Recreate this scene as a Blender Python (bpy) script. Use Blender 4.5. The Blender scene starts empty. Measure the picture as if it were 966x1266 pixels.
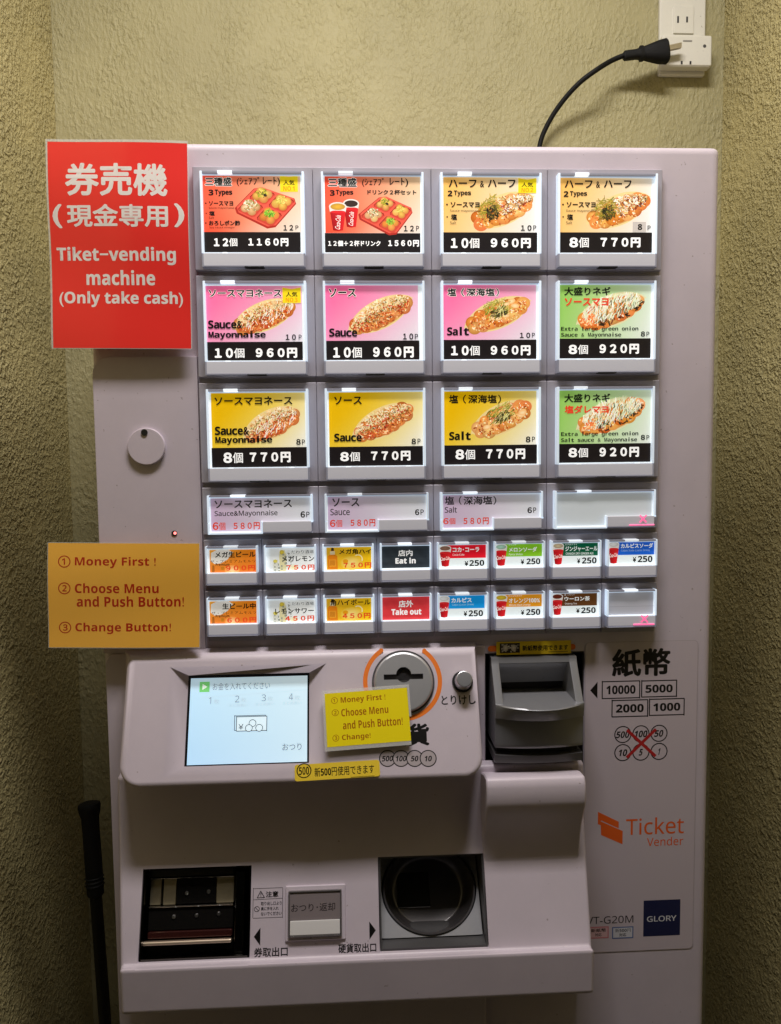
import bpy, bmesh, math, random
from mathutils import Matrix, Vector
sc = bpy.context.scene
COL = sc.collection
PI = math.pi
# ------------------------------------------------------------------ camera
ZO = 1.5                                        # height of the top edge of the button panel above the floor
CAM = Vector((0.1404, -0.6974, -0.2608 + ZO))
FPX = 930.0                                     # focal length in pixels of the 966 px wide photograph
def _rot(p, y, r):
    cx, sx, cy, sy, cr, sr = math.cos(p), math.sin(p), math.cos(y), math.sin(y), math.cos(r), math.sin(r)
    Rx = Matrix(((1, 0, 0), (0, cx, -sx), (0, sx, cx)))
    Ry = Matrix(((cy, 0, sy), (0, 1, 0), (-sy, 0, cy)))
    Rz = Matrix(((cr, -sr, 0), (sr, cr, 0), (0, 0, 1)))
    return Rz @ Rx @ Ry
W2C = _rot(0.072, -0.0472, -0.0116) @ Matrix(((1, 0, 0), (0, 0, -1), (0, 1, 0)))   # world -> (right, down, forward)
cd = bpy.data.cameras.new('camera')
cam = bpy.data.objects.new('camera', cd)
COL.objects.link(cam)
cd.sensor_fit = 'HORIZONTAL'
cd.sensor_width = 36
cd.lens = 36 * FPX / 966
cd.clip_start = 0.02
cd.clip_end = 50
cam.matrix_world = Matrix.Translation(CAM) @ (Matrix(((1, 0, 0), (0, -1, 0), (0, 0, -1))) @ W2C).transposed().to_4x4()
sc.camera = cam
sc.view_settings.view_transform = 'Standard'
sc.view_settings.look = 'None'
sc.view_settings.exposure = 0.0
sc.view_settings.gamma = 1.0
# ------------------------------------------------------------------ world and lamps
w = bpy.data.worlds.new('World')
sc.world = w
w.use_nodes = True
bg = w.node_tree.nodes['Background']
bg.inputs[0].default_value = (1.0, 0.95, 0.88, 1)
bg.inputs[1].default_value = 0.006
def area(name, loc, aim, power, size, col):
    l = bpy.data.lights.new(name, 'AREA')
    l.shape = 'RECTANGLE'
    l.size, l.size_y = size
    l.energy = power
    l.color = col
    o = bpy.data.objects.new(name, l)
    COL.objects.link(o)
    o.location = loc
    o.rotation_euler = (Vector(aim) - Vector(loc)).to_track_quat('-Z', 'Y').to_euler()
    return o
area('ceiling_lamp', (0.18, -0.36, ZO + 0.74), (0.18, -0.33, ZO - 0.6), 14.8, (0.52, 0.16), (1.0, 0.95, 0.925))
# ------------------------------------------------------------------ projection helpers (photograph pixel -> real plane)
def ray(px, py):
    return W2C.transposed() @ Vector(((px - 483) / FPX, (py - 633) / FPX, 1.0))
class Plane:
    def __init__(s, o, u, v):
        s.o, s.u, s.v = Vector(o), Vector(u).normalized(), Vector(v).normalized()
        s.n = s.u.cross(s.v).normalized()
        s.M = Matrix(((s.u.x, s.v.x, s.n.x, s.o.x), (s.u.y, s.v.y, s.n.y, s.o.y), (s.u.z, s.v.z, s.n.z, s.o.z), (0, 0, 0, 1)))
    def loc(s, px, py, h=0.0):
        d = ray(px, py)
        o = s.o + s.n * h
        t = (o - CAM).dot(s.n) / d.dot(s.n)
        q = CAM + d * t - s.o
        return q.dot(s.u), q.dot(s.v)
def vplane(y, px=483, py=633):                 # upright plane facing the viewer at depth y
    p = P(px, py, y)
    return Plane((p[0], y, p[1]), (1, 0, 0), (0, 0, 1))
def P(px, py, y):                              # X and Z of a photograph point lying at depth y
    d = ray(px, py)
    t = (y - CAM.y) / d.y
    q = CAM + d * t
    return q.x, q.z
# ------------------------------------------------------------------ materials
def lin(c):
    return tuple(((x / 255) / 12.92 if x / 255 <= 0.04045 else ((x / 255 + 0.055) / 1.055) ** 2.4) for x in c[:3])
MATS = {}
def mat(name, col, rough=0.5, metal=0.0, coat=0.0, emit=None, es=0.0, bump=0.0, bscale=900.0, var=0.0, spec=None, alpha=1.0):
    if name in MATS:
        return MATS[name]
    m = bpy.data.materials.new(name)
    m.use_nodes = True
    nt = m.node_tree
    b = nt.nodes['Principled BSDF']
    b.inputs['Base Color'].default_value = (*col, 1)
    b.inputs['Roughness'].default_value = rough
    b.inputs['Metallic'].default_value = metal
    b.inputs['Coat Weight'].default_value = coat
    b.inputs['Coat Roughness'].default_value = 0.08
    b.inputs['Alpha'].default_value = alpha
    if spec is not None:
        b.inputs['Specular IOR Level'].default_value = spec
    if emit:
        b.inputs['Emission Color'].default_value = (*emit, 1)
        b.inputs['Emission Strength'].default_value = es
    tc = nt.nodes.new('ShaderNodeTexCoord')
    if bump:
        n = nt.nodes.new('ShaderNodeTexNoise')
        n.inputs['Scale'].default_value = bscale
        n.inputs['Detail'].default_value = 3
        nt.links.new(tc.outputs['Object'], n.inputs['Vector'])
        bp = nt.nodes.new('ShaderNodeBump')
        bp.inputs['Strength'].default_value = bump
        bp.inputs['Distance'].default_value = 0.0006
        nt.links.new(n.outputs['Fac'], bp.inputs['Height'])
        nt.links.new(bp.outputs['Normal'], b.inputs['Normal'])
    if var:                                    # grime and handling marks: irregular patches with a shape of their own
        n = nt.nodes.new('ShaderNodeTexNoise')
        n.inputs['Scale'].default_value = 9
        n.inputs['Detail'].default_value = 7
        n.inputs['Roughness'].default_value = 0.7
        nt.links.new(tc.outputs['Object'], n.inputs['Vector'])
        r = nt.nodes.new('ShaderNodeValToRGB')
        r.color_ramp.elements[0].position = 0.3
        r.color_ramp.elements[1].position = 0.62
        r.color_ramp.elements[0].color = (*[c * (1 - var) for c in col], 1)
        r.color_ramp.elements[1].color = (*col, 1)
        nt.links.new(n.outputs['Fac'], r.inputs['Fac'])
        n9 = nt.nodes.new('ShaderNodeTexNoise')
        n9.inputs['Scale'].default_value = 210
        n9.inputs['Detail'].default_value = 2
        nt.links.new(tc.outputs['Object'], n9.inputs['Vector'])
        r9 = nt.nodes.new('ShaderNodeValToRGB')
        r9.color_ramp.elements[0].position = 0.735
        r9.color_ramp.elements[1].position = 0.775
        r9.color_ramp.elements[0].color = (1, 1, 1, 1)
        r9.color_ramp.elements[1].color = (0.62, 0.58, 0.55, 1)
        nt.links.new(n9.outputs['Fac'], r9.inputs['Fac'])
        mu = nt.nodes.new('ShaderNodeMix')
        mu.data_type = 'RGBA'
        mu.blend_type = 'MULTIPLY'
        mu.inputs[0].default_value = 1.0
        nt.links.new(r.outputs['Color'], mu.inputs[6])
        nt.links.new(r9.outputs['Color'], mu.inputs[7])
        nt.links.new(mu.outputs[2], b.inputs['Base Color'])
        mr = nt.nodes.new('ShaderNodeMapRange')
        mr.inputs['To Min'].default_value = rough + 0.12
        mr.inputs['To Max'].default_value = max(0.05, rough - 0.06)
        nt.links.new(n.outputs['Fac'], mr.inputs['Value'])
        nt.links.new(mr.outputs['Result'], b.inputs['Roughness'])
    MATS[name] = m
    return m
def print_mat(name, rough, coat, es, tint=(1, 1, 1)):
    m = bpy.data.materials.new(name)
    m.use_nodes = True
    nt = m.node_tree
    b = nt.nodes['Principled BSDF']
    a = nt.nodes.new('ShaderNodeAttribute')
    a.attribute_name = 'ink'
    nt.links.new(a.outputs['Color'], b.inputs['Base Color'])
    b.inputs['Roughness'].default_value = rough
    b.inputs['Coat Weight'].default_value = coat
    b.inputs['Coat Roughness'].default_value = 0.1
    if es:
        nt.links.new(a.outputs['Color'], b.inputs['Emission Color'])
        b.inputs['Emission Strength'].default_value = es
    MATS[name] = m
    return m
def wall_mat(name, col, sx, dist, rot=0.0):
    m = bpy.data.materials.new(name)
    m.use_nodes = True
    nt = m.node_tree
    b = nt.nodes['Principled BSDF']
    b.inputs['Roughness'].default_value = 0.55
    b.inputs['Specular IOR Level'].default_value = 0.35
    tc = nt.nodes.new('ShaderNodeTexCoord')
    mp = nt.nodes.new('ShaderNodeMapping')
    mp.inputs['Scale'].default_value = sx
    nt.links.new(tc.outputs['Object'], mp.inputs['Vector'])
    n1 = nt.nodes.new('ShaderNodeTexNoise')
    n1.inputs['Scale'].default_value = 1.0
    n1.inputs['Detail'].default_value = 2.5
    n1.inputs['Roughness'].default_value = 0.55
    n1.inputs['Distortion'].default_value = 0.25
    nt.links.new(mp.outputs['Vector'], n1.inputs['Vector'])
    r = nt.nodes.new('ShaderNodeValToRGB')     # blobs with flat valleys: sprayed stucco
    r.color_ramp.elements[0].position = 0.40
    r.color_ramp.elements[1].position = 0.72
    nt.links.new(n1.outputs['Fac'], r.inputs['Fac'])
    n2 = nt.nodes.new('ShaderNodeTexNoise')
    n2.inputs['Scale'].default_value = 3.5
    n2.inputs['Detail'].default_value = 3
    nt.links.new(mp.outputs['Vector'], n2.inputs['Vector'])
    ma = nt.nodes.new('ShaderNodeMath')
    ma.operation = 'MULTIPLY_ADD'
    ma.inputs[1].default_value = 0.25
    nt.links.new(n2.outputs['Fac'], ma.inputs[0])
    nm = nt.nodes.new('ShaderNodeTexNoise')    # the spray is thicker in some places than in others
    nm.inputs['Scale'].default_value = 22
    nm.inputs['Detail'].default_value = 4
    nt.links.new(tc.outputs['Object'], nm.inputs['Vector'])
    mm = nt.nodes.new('ShaderNodeMapRange')
    mm.inputs['From Min'].default_value = 0.3
    mm.inputs['From Max'].default_value = 0.7
    mm.inputs['To Min'].default_value = 0.25
    mm.inputs['To Max'].default_value = 1.25
    nt.links.new(nm.outputs['Fac'], mm.inputs['Value'])
    mx = nt.nodes.new('ShaderNodeMath')
    mx.operation = 'MULTIPLY'
    nt.links.new(r.outputs['Color'], mx.inputs[0])
    nt.links.new(mm.outputs['Result'], mx.inputs[1])
    nt.links.new(mx.outputs['Value'], ma.inputs[2])
    bp = nt.nodes.new('ShaderNodeBump')
    bp.inputs['Strength'].default_value = 0.75
    bp.inputs['Distance'].default_value = dist
    nt.links.new(ma.outputs['Value'], bp.inputs['Height'])
    nt.links.new(bp.outputs['Normal'], b.inputs['Normal'])
    n3 = nt.nodes.new('ShaderNodeTexNoise')    # patchy paint
    n3.inputs['Scale'].default_value = 5
    n3.inputs['Detail'].default_value = 6
    nt.links.new(tc.outputs['Object'], n3.inputs['Vector'])
    r3 = nt.nodes.new('ShaderNodeValToRGB')
    r3.color_ramp.elements[0].position = 0.3
    r3.color_ramp.elements[1].position = 0.7
    r3.color_ramp.elements[0].color = (*[c * 0.78 for c in col], 1)
    r3.color_ramp.elements[1].color = (*col, 1)
    nt.links.new(n3.outputs['Fac'], r3.inputs['Fac'])
    nt.links.new(r3.outputs['Color'], b.inputs['Base Color'])
    return m
BODY = mat('warm_white_plastic', (0.60, 0.528, 0.595), 0.36, bump=0.12, bscale=1800, var=0.09)
PLATE = mat('mauve_grey_plastic', (0.41, 0.385, 0.44), 0.42, bump=0.1, bscale=2200, var=0.06)
DARK = mat('dark_gap', (0.02, 0.017, 0.018), 0.7)
BLACK = mat('black_plastic', (0.014, 0.014, 0.015), 0.35, var=0.3)
RUBBER = mat('black_rubber', (0.003, 0.003, 0.0035), 0.6, bump=0.5, bscale=1200, spec=0.25)
GREY = mat('silver_grey_plastic', (0.25, 0.25, 0.265), 0.3, metal=0.35, bump=0.1, bscale=2500, var=0.12)
GREYD = mat('dull_grey_plastic', (0.09, 0.087, 0.09), 0.35, metal=0.2, var=0.2)
STEEL = mat('brushed_steel', (0.62, 0.62, 0.64), 0.28, metal=1.0, var=0.1)
SATIN = mat('satin_steel', (0.50, 0.50, 0.52), 0.42, metal=0.75, var=0.12)
CHROME = mat('dark_mirror_metal', (0.10, 0.095, 0.085), 0.12, metal=1.0, var=0.35)
BRIGHT = mat('polished_edge', (0.85, 0.82, 0.76), 0.15, metal=1.0)
GLOW = mat('lit_acrylic_edge', (0.75, 0.8, 0.86), 0.2, emit=(0.66, 0.82, 1.0), es=0.46)
GLOWW = mat('lit_acrylic_tab', (0.7, 0.74, 0.8), 0.2, emit=(0.86, 0.93, 1.0), es=0.75)
def vary(m, lo, hi):                            # no two backlights are equally bright
    nt = m.node_tree
    oi = nt.nodes.new('ShaderNodeObjectInfo')
    mr = nt.nodes.new('ShaderNodeMapRange')
    e = nt.nodes['Principled BSDF'].inputs['Emission Strength']
    mr.inputs['To Min'].default_value = e.default_value * lo
    mr.inputs['To Max'].default_value = e.default_value * hi
    nt.links.new(oi.outputs['Random'], mr.inputs['Value'])
    nt.links.new(mr.outputs['Result'], e)
vary(GLOW, 0.7, 1.15)
vary(GLOWW, 0.5, 1.15)
ACRYL = mat('clear_grey_acrylic', (0.33, 0.33, 0.40), 0.12, coat=0.6, emit=(0.55, 0.6, 0.8), es=0.06)
STRIP = mat('frosted_acrylic', (0.55, 0.55, 0.59), 0.35, coat=0.2, emit=(0.85, 0.82, 0.95), es=0.15, bump=0.08, bscale=1500)
WHITEP = mat('ivory_plastic', (0.72, 0.70, 0.62), 0.35, var=0.05)
LAM = mat('clear_laminate', (0.80, 0.79, 0.76), 0.18, alpha=0.35)
ORANGE = mat('orange_ring', lin((240, 125, 35)), 0.4)
LED = mat('lit_red_lamp', (0.8, 0.1, 0.1), 0.3, emit=(1.0, 0.22, 0.20), es=2.5)
PINK = mat('lit_pink_mark', (0.9, 0.2, 0.45), 0.3, emit=(1.0, 0.10, 0.30), es=0.85)
REDROLL = mat('dark_red_roller', (0.055, 0.014, 0.012), 0.2, metal=0.5, coat=0.5)
PRINT_LIT = print_mat('backlit_print', 0.4, 0.5, 0.50)
PRINT_DIM = print_mat('softly_lit_print', 0.4, 0.5, 0.30)
PRINT_SCR = print_mat('lit_screen', 0.25, 0.5, 0.56)
PRINT = print_mat('matt_print', 0.45, 0.0, 0.0)
PRINT_LAM = print_mat('laminated_print', 0.35, 0.45, 0.0)
WALL = wall_mat('yellow_stucco', (0.435, 0.39, 0.205), (220, 220, 125), 0.0017)
WALLSIDE = wall_mat('yellow_stucco_coarse', (0.55, 0.475, 0.225), (185, 185, 175), 0.0062)
# ------------------------------------------------------------------ mesh helpers
WM = {}
def world_of(o):
    return WM.get(o.name, Matrix.Identity(4))
def link(name, me, mats, parent=None, M=None, smooth=32):
    o = bpy.data.objects.new(name, me)
    COL.objects.link(o)
    for m in (mats if isinstance(mats, (list, tuple)) else [mats]):
        if me.materials.find(m.name) < 0 or not me.materials:
            me.materials.append(m)
    M = M or Matrix.Identity(4)
    if parent:
        o.parent = parent
        o.matrix_basis = world_of(parent).inverted() @ M
    else:
        o.matrix_basis = M
    WM[o.name] = M
    if smooth:
        for p in me.polygons:
            p.use_smooth = True
        me.set_sharp_from_angle(angle=math.radians(smooth))
        weigh(o)
    return o
def weigh(o):
    md = o.modifiers.new('weighted_normals', 'WEIGHTED_NORMAL')
    md.keep_sharp = True
    md.weight = 100
def mk(name, bm, mats, parent=None, M=None, smooth=32):
    me = bpy.data.meshes.new(name)
    bmesh.ops.recalc_face_normals(bm, faces=bm.faces)
    bm.to_mesh(me)
    bm.free()
    return link(name, me, mats, parent, M, smooth)
def empty(name, loc, label, cat, group=None):
    o = bpy.data.objects.new(name, None)
    COL.objects.link(o)
    o.empty_display_size = 0.05
    M = Matrix.Translation(Vector(loc))
    o.matrix_basis = M
    WM[o.name] = M
    tag(o, label, cat, group)
    return o
def tag(o, label, cat, group=None):
    o['label'] = label
    o['category'] = cat
    if group:
        o['group'] = group
    return o
def merge(bm, tb, mi=0):
    me = bpy.data.meshes.new('tmp')
    for f in tb.faces:
        f.material_index = mi
    tb.to_mesh(me)
    tb.free()
    bm.from_mesh(me)
    bpy.data.meshes.remove(me)
def box(bm, x0, x1, y0, y1, z0, z1, bev=0.0, seg=2, mi=0):
    tb = bmesh.new()
    bmesh.ops.create_cube(tb, size=1)
    for v in tb.verts:
        v.co = Vector(((x0 + x1) / 2 + v.co.x * (x1 - x0), (y0 + y1) / 2 + v.co.y * (y1 - y0), (z0 + z1) / 2 + v.co.z * (z1 - z0)))
    if bev:
        bmesh.ops.bevel(tb, geom=list(tb.edges), offset=bev, segments=seg, profile=0.6, affect='EDGES')
    bmesh.ops.recalc_face_normals(tb, faces=tb.faces)
    merge(bm, tb, mi)
def prism(bm, pts, f, a0, a1, bev=0.0, seg=2, mi=0):      # polygon pts swept; f(p, a) -> xyz
    tb = bmesh.new()
    A = [tb.verts.new(f(p, a0)) for p in pts]
    B = [tb.verts.new(f(p, a1)) for p in pts]
    tb.faces.new(A)
    tb.faces.new(B[::-1])
    n = len(pts)
    for i in range(n):
        tb.faces.new((A[i], B[i], B[(i + 1) % n], A[(i + 1) % n]))
    bmesh.ops.recalc_face_normals(tb, faces=tb.faces)
    if bev:
        es = [e for e in tb.edges if len(e.link_faces) == 2 and e.calc_face_angle() > 0.6]
        bmesh.ops.bevel(tb, geom=es, offset=bev, segments=seg, profile=0.6, affect='EDGES')
    merge(bm, tb, mi)
def loft(bm, rings, cap0=True, cap1=True, mi=0, closed=True):
    tb = bmesh.new()
    R = [[tb.verts.new(p) for p in r] for r in rings]
    n = len(rings[0])
    for a, b in zip(R, R[1:]):
        for i in range(n if closed else n - 1):
            j = (i + 1) % n
            tb.faces.new((a[i], a[j], b[j], b[i]))
    if cap0:
        tb.faces.new(R[0][::-1])
    if cap1:
        tb.faces.new(R[-1])
    bmesh.ops.recalc_face_normals(tb, faces=tb.faces)
    merge(bm, tb, mi)
def cyl(bm, c, axis, r0, r1, h, n=40, bev=0.0, mi=0):     # from c along axis for h
    ax = Vector(axis).normalized()
    t = ax.orthogonal().normalized()
    s = ax.cross(t)
    prof = [(r0, 0.0), (r1, h)] if not bev else [(r0, 0.0), (r1, h - bev), (r1 - bev * 0.3, h - bev * 0.3), (r1 - bev, h)]
    rings = [[Vector(c) + ax * z + (t * math.cos(2 * PI * k / n) + s * math.sin(2 * PI * k / n)) * r for k in range(n)] for r, z in prof]
    loft(bm, rings, mi=mi)
def tube(bm, pts, rad, n=12, mi=0):
    rings = []
    for i, p in enumerate(pts):
        a, b = Vector(pts[max(i - 1, 0)]), Vector(pts[min(i + 1, len(pts) - 1)])
        d = (b - a).normalized()
        t = d.cross(Vector((0, 1, 0.13))).normalized()
        s = d.cross(t)
        r = rad[i] if isinstance(rad, (list, tuple)) else rad
        rings.append([Vector(p) + (t * math.cos(2 * PI * k / n) + s * math.sin(2 * PI * k / n)) * r for k in range(n)])
    loft(bm, rings, mi=mi)
def cut(o, cutters):
    for bm in cutters:
        bmesh.ops.recalc_face_normals(bm, faces=bm.faces)
        me = bpy.data.meshes.new('cut')
        bm.to_mesh(me)
        bm.free()
        c = bpy.data.objects.new('cut', me)
        COL.objects.link(c)
        c.matrix_world = WM[o.name]
        md = o.modifiers.new('b', 'BOOLEAN')
        md.operation = 'DIFFERENCE'
        md.solver = 'EXACT'
        md.object = c
        bpy.context.view_layer.update()
        nm = bpy.data.meshes.new_from_object(o.evaluated_get(bpy.context.evaluated_depsgraph_get()))
        o.modifiers.clear()
        o.data = nm
        bpy.data.objects.remove(c)
    for p in o.data.polygons:
        p.use_smooth = True
    o.data.set_sharp_from_angle(angle=math.radians(32))
    weigh(o)
def rrect(x0, z0, x1, z1, r, n=6, corners=(1, 1, 1, 1)):    # rounded rectangle, ccw from bottom left
    out = []
    for (cx, cz, a0, k) in ((x0 + r, z0 + r, PI, corners[0]), (x1 - r, z0 + r, 1.5 * PI, corners[1]), (x1 - r, z1 - r, 0, corners[2]), (x0 + r, z1 - r, 0.5 * PI, corners[3])):
        if k:
            out += [(cx + r * math.cos(a0 + PI / 2 * i / n), cz + r * math.sin(a0 + PI / 2 * i / n)) for i in range(n + 1)]
        else:
            out.append((x0 if cx < (x0 + x1) / 2 else x1, z0 if cz < (z0 + z1) / 2 else z1))
    return out
# ------------------------------------------------------------------ printed sheets: flat ink shapes on a real plane
TC = {}
def face(t, bold):
    """pick a plain sans (regular or bold), or a fixed-pitch face for '~', or the default face for '^'"""
    if t[0] == '^':
        return t[1:]
    A, a, d = (0x1D5D4, 0x1D5EE, 0x1D7EC) if bold else (0x1D5A0, 0x1D5BA, 0x1D7E2)
    o = ''
    for ch in t:
        k = ord(ch)
        o += chr(A + k - 65) if 'A' <= ch <= 'Z' else chr(a + k - 97) if 'a' <= ch <= 'z' else chr(d + k - 48) if '0' <= ch <= '9' else ch
    return o
def glyphs(s, off):
    k = (s, off)
    if s[0] == '~' and k not in TC:            # fixed pitch: every letter widened to fill its cell
        V, F = [], []
        for i, ch in enumerate(s[1:]):
            if ch == ' ':
                continue
            v, f = glyphs(face(ch, True), 0.0)
            x0, x1 = min(p[0] for p in v), max(p[0] for p in v)
            y0 = 0.0
            wd = x1 - x0
            w2 = 0.50 if wd > 0.36 else min(0.34, wd * 1.35)
            ys = 1.0
            n = len(V)
            V += [((p[0] - x0 - wd / 2) * w2 / wd + (i + 0.5) * 0.56, p[1] * ys) for p in v]
            F += [tuple(n + q for q in g) for g in f]
        TC[k] = (V, F)
    if k not in TC:
        c = bpy.data.curves.new('t', 'FONT')
        c.body = s
        c.offset = off
        c.resolution_u = 3
        o = bpy.data.objects.new('t', c)
        m = bpy.data.meshes.new_from_object(o)
        V = [(v.co.x, v.co.y) for v in m.vertices]
        F = [tuple(p.vertices) for p in m.polygons]
        bpy.data.objects.remove(o)
        bpy.data.curves.remove(c)
        bpy.data.meshes.remove(m)
        TC[k] = (V, F)
    return TC[k]
STEP = 4e-7
class Sheet:
    def __init__(s, plane, crop=(0, 0, 1.0)):
        s.pl, s.crop = plane, crop
        s.V, s.F, s.C = [], [], []
        s.h = 0.0
        s.anchor = None
    def px(s, x, y):
        return s.crop[0] + x / s.crop[2], s.crop[1] + y / s.crop[2]
    def frame(s, x, y):                         # local point and local size of one crop unit there
        p = s.px(x, y)
        a = s.pl.loc(*p)
        sx = s.pl.loc(p[0] + 1, p[1])[0] - a[0]
        sy = s.pl.loc(p[0], p[1] + 1)[1] - a[1]
        return a, sx / s.crop[2], sy / s.crop[2]
    def raw(s, pts, faces, cols):               # local points; cols: one colour or one per vertex
        s.h += STEP
        n = len(s.V)
        s.V += [(p[0], p[1], s.h) for p in pts]
        per = isinstance(cols[0], (tuple, list))
        L = [lin(c) for c in cols] if per else [lin(cols)] * len(pts)
        for f in faces:
            s.F.append([n + i for i in f])
            s.C += [L[i] for i in f]
    def poly(s, pts, col):
        ax, ay = s.anchor or (sum(p[0] for p in pts) / len(pts), sum(p[1] for p in pts) / len(pts))
        a, sx, sy = s.frame(ax, ay)
        L = [(a[0] + (p[0] - ax) * sx, a[1] + (p[1] - ay) * sy) for p in pts]
        s.raw(L, [tuple(range(len(L)))], col)
    def rect(s, x0, y0, x1, y1, col):
        s.poly([(x0, y1), (x1, y1), (x1, y0), (x0, y0)], col)
    def grad(s, x0, y0, x1, y1, fn, n=10):
        ax, ay = s.anchor or ((x0 + x1) / 2, (y0 + y1) / 2)
        a, sx, sy = s.frame(ax, ay)
        pts, cols = [], []
        for j in range(n + 1):
            for i in range(n + 1):
                u, v = i / n, j / n
                pts.append((a[0] + (x0 + (x1 - x0) * u - ax) * sx, a[1] + (y0 + (y1 - y0) * v - ay) * sy))
                cols.append(fn(u, v))
        s.raw(pts, [(j * (n + 1) + i, (j + 1) * (n + 1) + i, (j + 1) * (n + 1) + i + 1, j * (n + 1) + i + 1) for j in range(n) for i in range(n)], cols)
    def disc(s, x, y, rx, ry, c0, c1=None, n=18, rot=0.0, hx=0.0, hy=0.0):   # c0 centre, c1 rim
        c1 = c1 or c0
        ax, ay = s.anchor or (x, y)
        a, sx, sy = s.frame(ax, ay)
        pts = [(a[0] + (x + hx * rx - ax) * sx, a[1] + (y + hy * ry - ay) * sy)]
        for k in range(n):
            t = 2 * PI * k / n
            dx, dy = rx * math.cos(t), ry * math.sin(t)
            pts.append((a[0] + (x + dx * math.cos(rot) - dy * math.sin(rot) - ax) * sx, a[1] + (y + dx * math.sin(rot) + dy * math.cos(rot) - ay) * sy))
        s.raw(pts, [(0, 1 + (k + 1) % n, 1 + k) for k in range(n)], [c0] + [c1] * n)
    def line(s, pts, wd, col):                  # poly line of width wd
        for (x0, y0), (x1, y1) in zip(pts, pts[1:]):
            l = math.hypot(x1 - x0, y1 - y0) or 1
            nx, ny = -(y1 - y0) / l * wd / 2, (x1 - x0) / l * wd / 2
            ex, ey = (x1 - x0) / l * wd * 0.35, (y1 - y0) / l * wd * 0.35
            s.poly([(x0 - ex + nx, y0 - ey + ny), (x1 + ex + nx, y1 + ey + ny), (x1 + ex - nx, y1 + ey - ny), (x0 - ex - nx, y0 - ey - ny)], col)
    def ring(s, x, y, r, wd, col, a0=0.0, a1=2 * PI, n=36, ry=None):
        ry = ry or r
        a, sx, sy = s.frame(*(s.anchor or (x, y)))
        ax, ay = s.anchor or (x, y)
        pts = []
        for k in range(n + 1):
            t = a0 + (a1 - a0) * k / n
            for q in (-wd / 2, wd / 2):
                pts.append((a[0] + (x + (r + q) * math.cos(t) - ax) * sx, a[1] + (y + (ry + q) * math.sin(t) - ay) * sy))
        s.raw(pts, [(2 * k, 2 * k + 1, 2 * k + 3, 2 * k + 2) for k in range(n)], col)
    def outline(s, x0, y0, x1, y1, wd, col):
        s.line([(x0, y0), (x1, y0)], wd, col)
        s.line([(x1, y0), (x1, y1)], wd, col)
        s.line([(x1, y1), (x0, y1)], wd, col)
        s.line([(x0, y1), (x0, y0)], wd, col)
    def text(s, t, x0, y0, x1, y1, col, off=0.0, rot=0.0, halo=None, shear=0.0):
        bold = off >= 0.02 and any(ord(ch) < 128 and ch.isalnum() for ch in t) and t[0] not in '~^'
        if bold: off -= 0.018
        if t == '1':
            m_ = (x0 + x1) / 2
            x0, x1 = m_ - (x1 - x0) * 0.25, m_ + (x1 - x0) * 0.25
        V, F = glyphs(t if t[0] == '~' else face(t, bold), 0.0)
        xs, ys = [v[0] for v in V], [v[1] for v in V]
        bx = (min(xs) - off, max(xs) + off, min(ys) - off, max(ys) + off)
        cx, cy = (x0 + x1) / 2, (y0 + y1) / 2
        a, sx, sy = s.frame(cx, cy)
        W, H = abs((x1 - x0) * sx), abs((y1 - y0) * sy)
        if halo:
            s._put(V, F, bx, a, W, H, rot, shear, halo[1], off + halo[0])
        s._put(V, F, bx, a, W, H, rot, shear, col, off)
    def _put(s, V, F, bx, a, W, H, rot, shear, col, off):     # heavier weights: the strokes widened by shifted copies
        c, d = math.cos(rot), math.sin(rot)
        dirs = [(0.0, 0.0)]
        if off > 0.003:
            n = 8
            dirs += [(off * math.cos(2 * PI * k / n), off * math.sin(2 * PI * k / n)) for k in range(n)]
            if off > 0.05:
                dirs += [(off * 0.5 * math.cos(2 * PI * k / 6), off * 0.5 * math.sin(2 * PI * k / 6)) for k in range(6)]
        for ox, oy in dirs:
            pts = []
            for (x, y) in V:
                u = ((x + ox - bx[0]) / (bx[1] - bx[0]) - 0.5) * W
                v = ((y + oy - bx[2]) / max(bx[3] - bx[2], 1e-4) - 0.5) * H
                u += shear * v
                pts.append((a[0] + u * c - v * d, a[1] + u * d + v * c))
            s.raw(pts, F, col)
    def build(s, name, m, parent, thick=0.0, lift=0.0):
        me = bpy.data.meshes.new(name)
        me.from_pydata(s.V, [], s.F)
        at = me.color_attributes.new('ink', 'FLOAT_COLOR', 'CORNER')
        buf = []
        for c in s.C:
            buf += [c[0], c[1], c[2], 1.0]
        at.data.foreach_set('color', buf)
        if s.bend:                             # the sheet is not flat: front, back and rim follow the same gentle curl
            bm = bmesh.new()
            bm.from_mesh(me)
            lay = bm.loops.layers.float_color['ink']
            x0, x1, y0, y1 = s.body
            n = 16
            G = [[[bm.verts.new((x0 + (x1 - x0) * i / n, y0 + (y1 - y0) * j / n, z)) for i in range(n + 1)] for j in range(n + 1)] for z in (-thick, 0.0)]
            fs = []
            for g in G:
                fs += [bm.faces.new((g[j][i], g[j][i + 1], g[j + 1][i + 1], g[j + 1][i])) for j in range(n) for i in range(n)]
            for i in range(n):
                for e_ in (0, n):
                    fs.append(bm.faces.new((G[0][e_][i], G[0][e_][i + 1], G[1][e_][i + 1], G[1][e_][i])))
                    fs.append(bm.faces.new((G[0][i][e_], G[0][i + 1][e_], G[1][i + 1][e_], G[1][i][e_])))
            for f in fs:
                f.smooth = True
                for lp in f.loops:
                    lp[lay] = (*s.C[0], 1)
            for v in bm.verts:
                v.co.z += s.bend(v.co.x, v.co.y)
            bm.to_mesh(me)
            bm.free()
            return link(name, me, m, parent, s.pl.M @ Matrix.Translation((0, 0, lift)), smooth=40)
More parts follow.
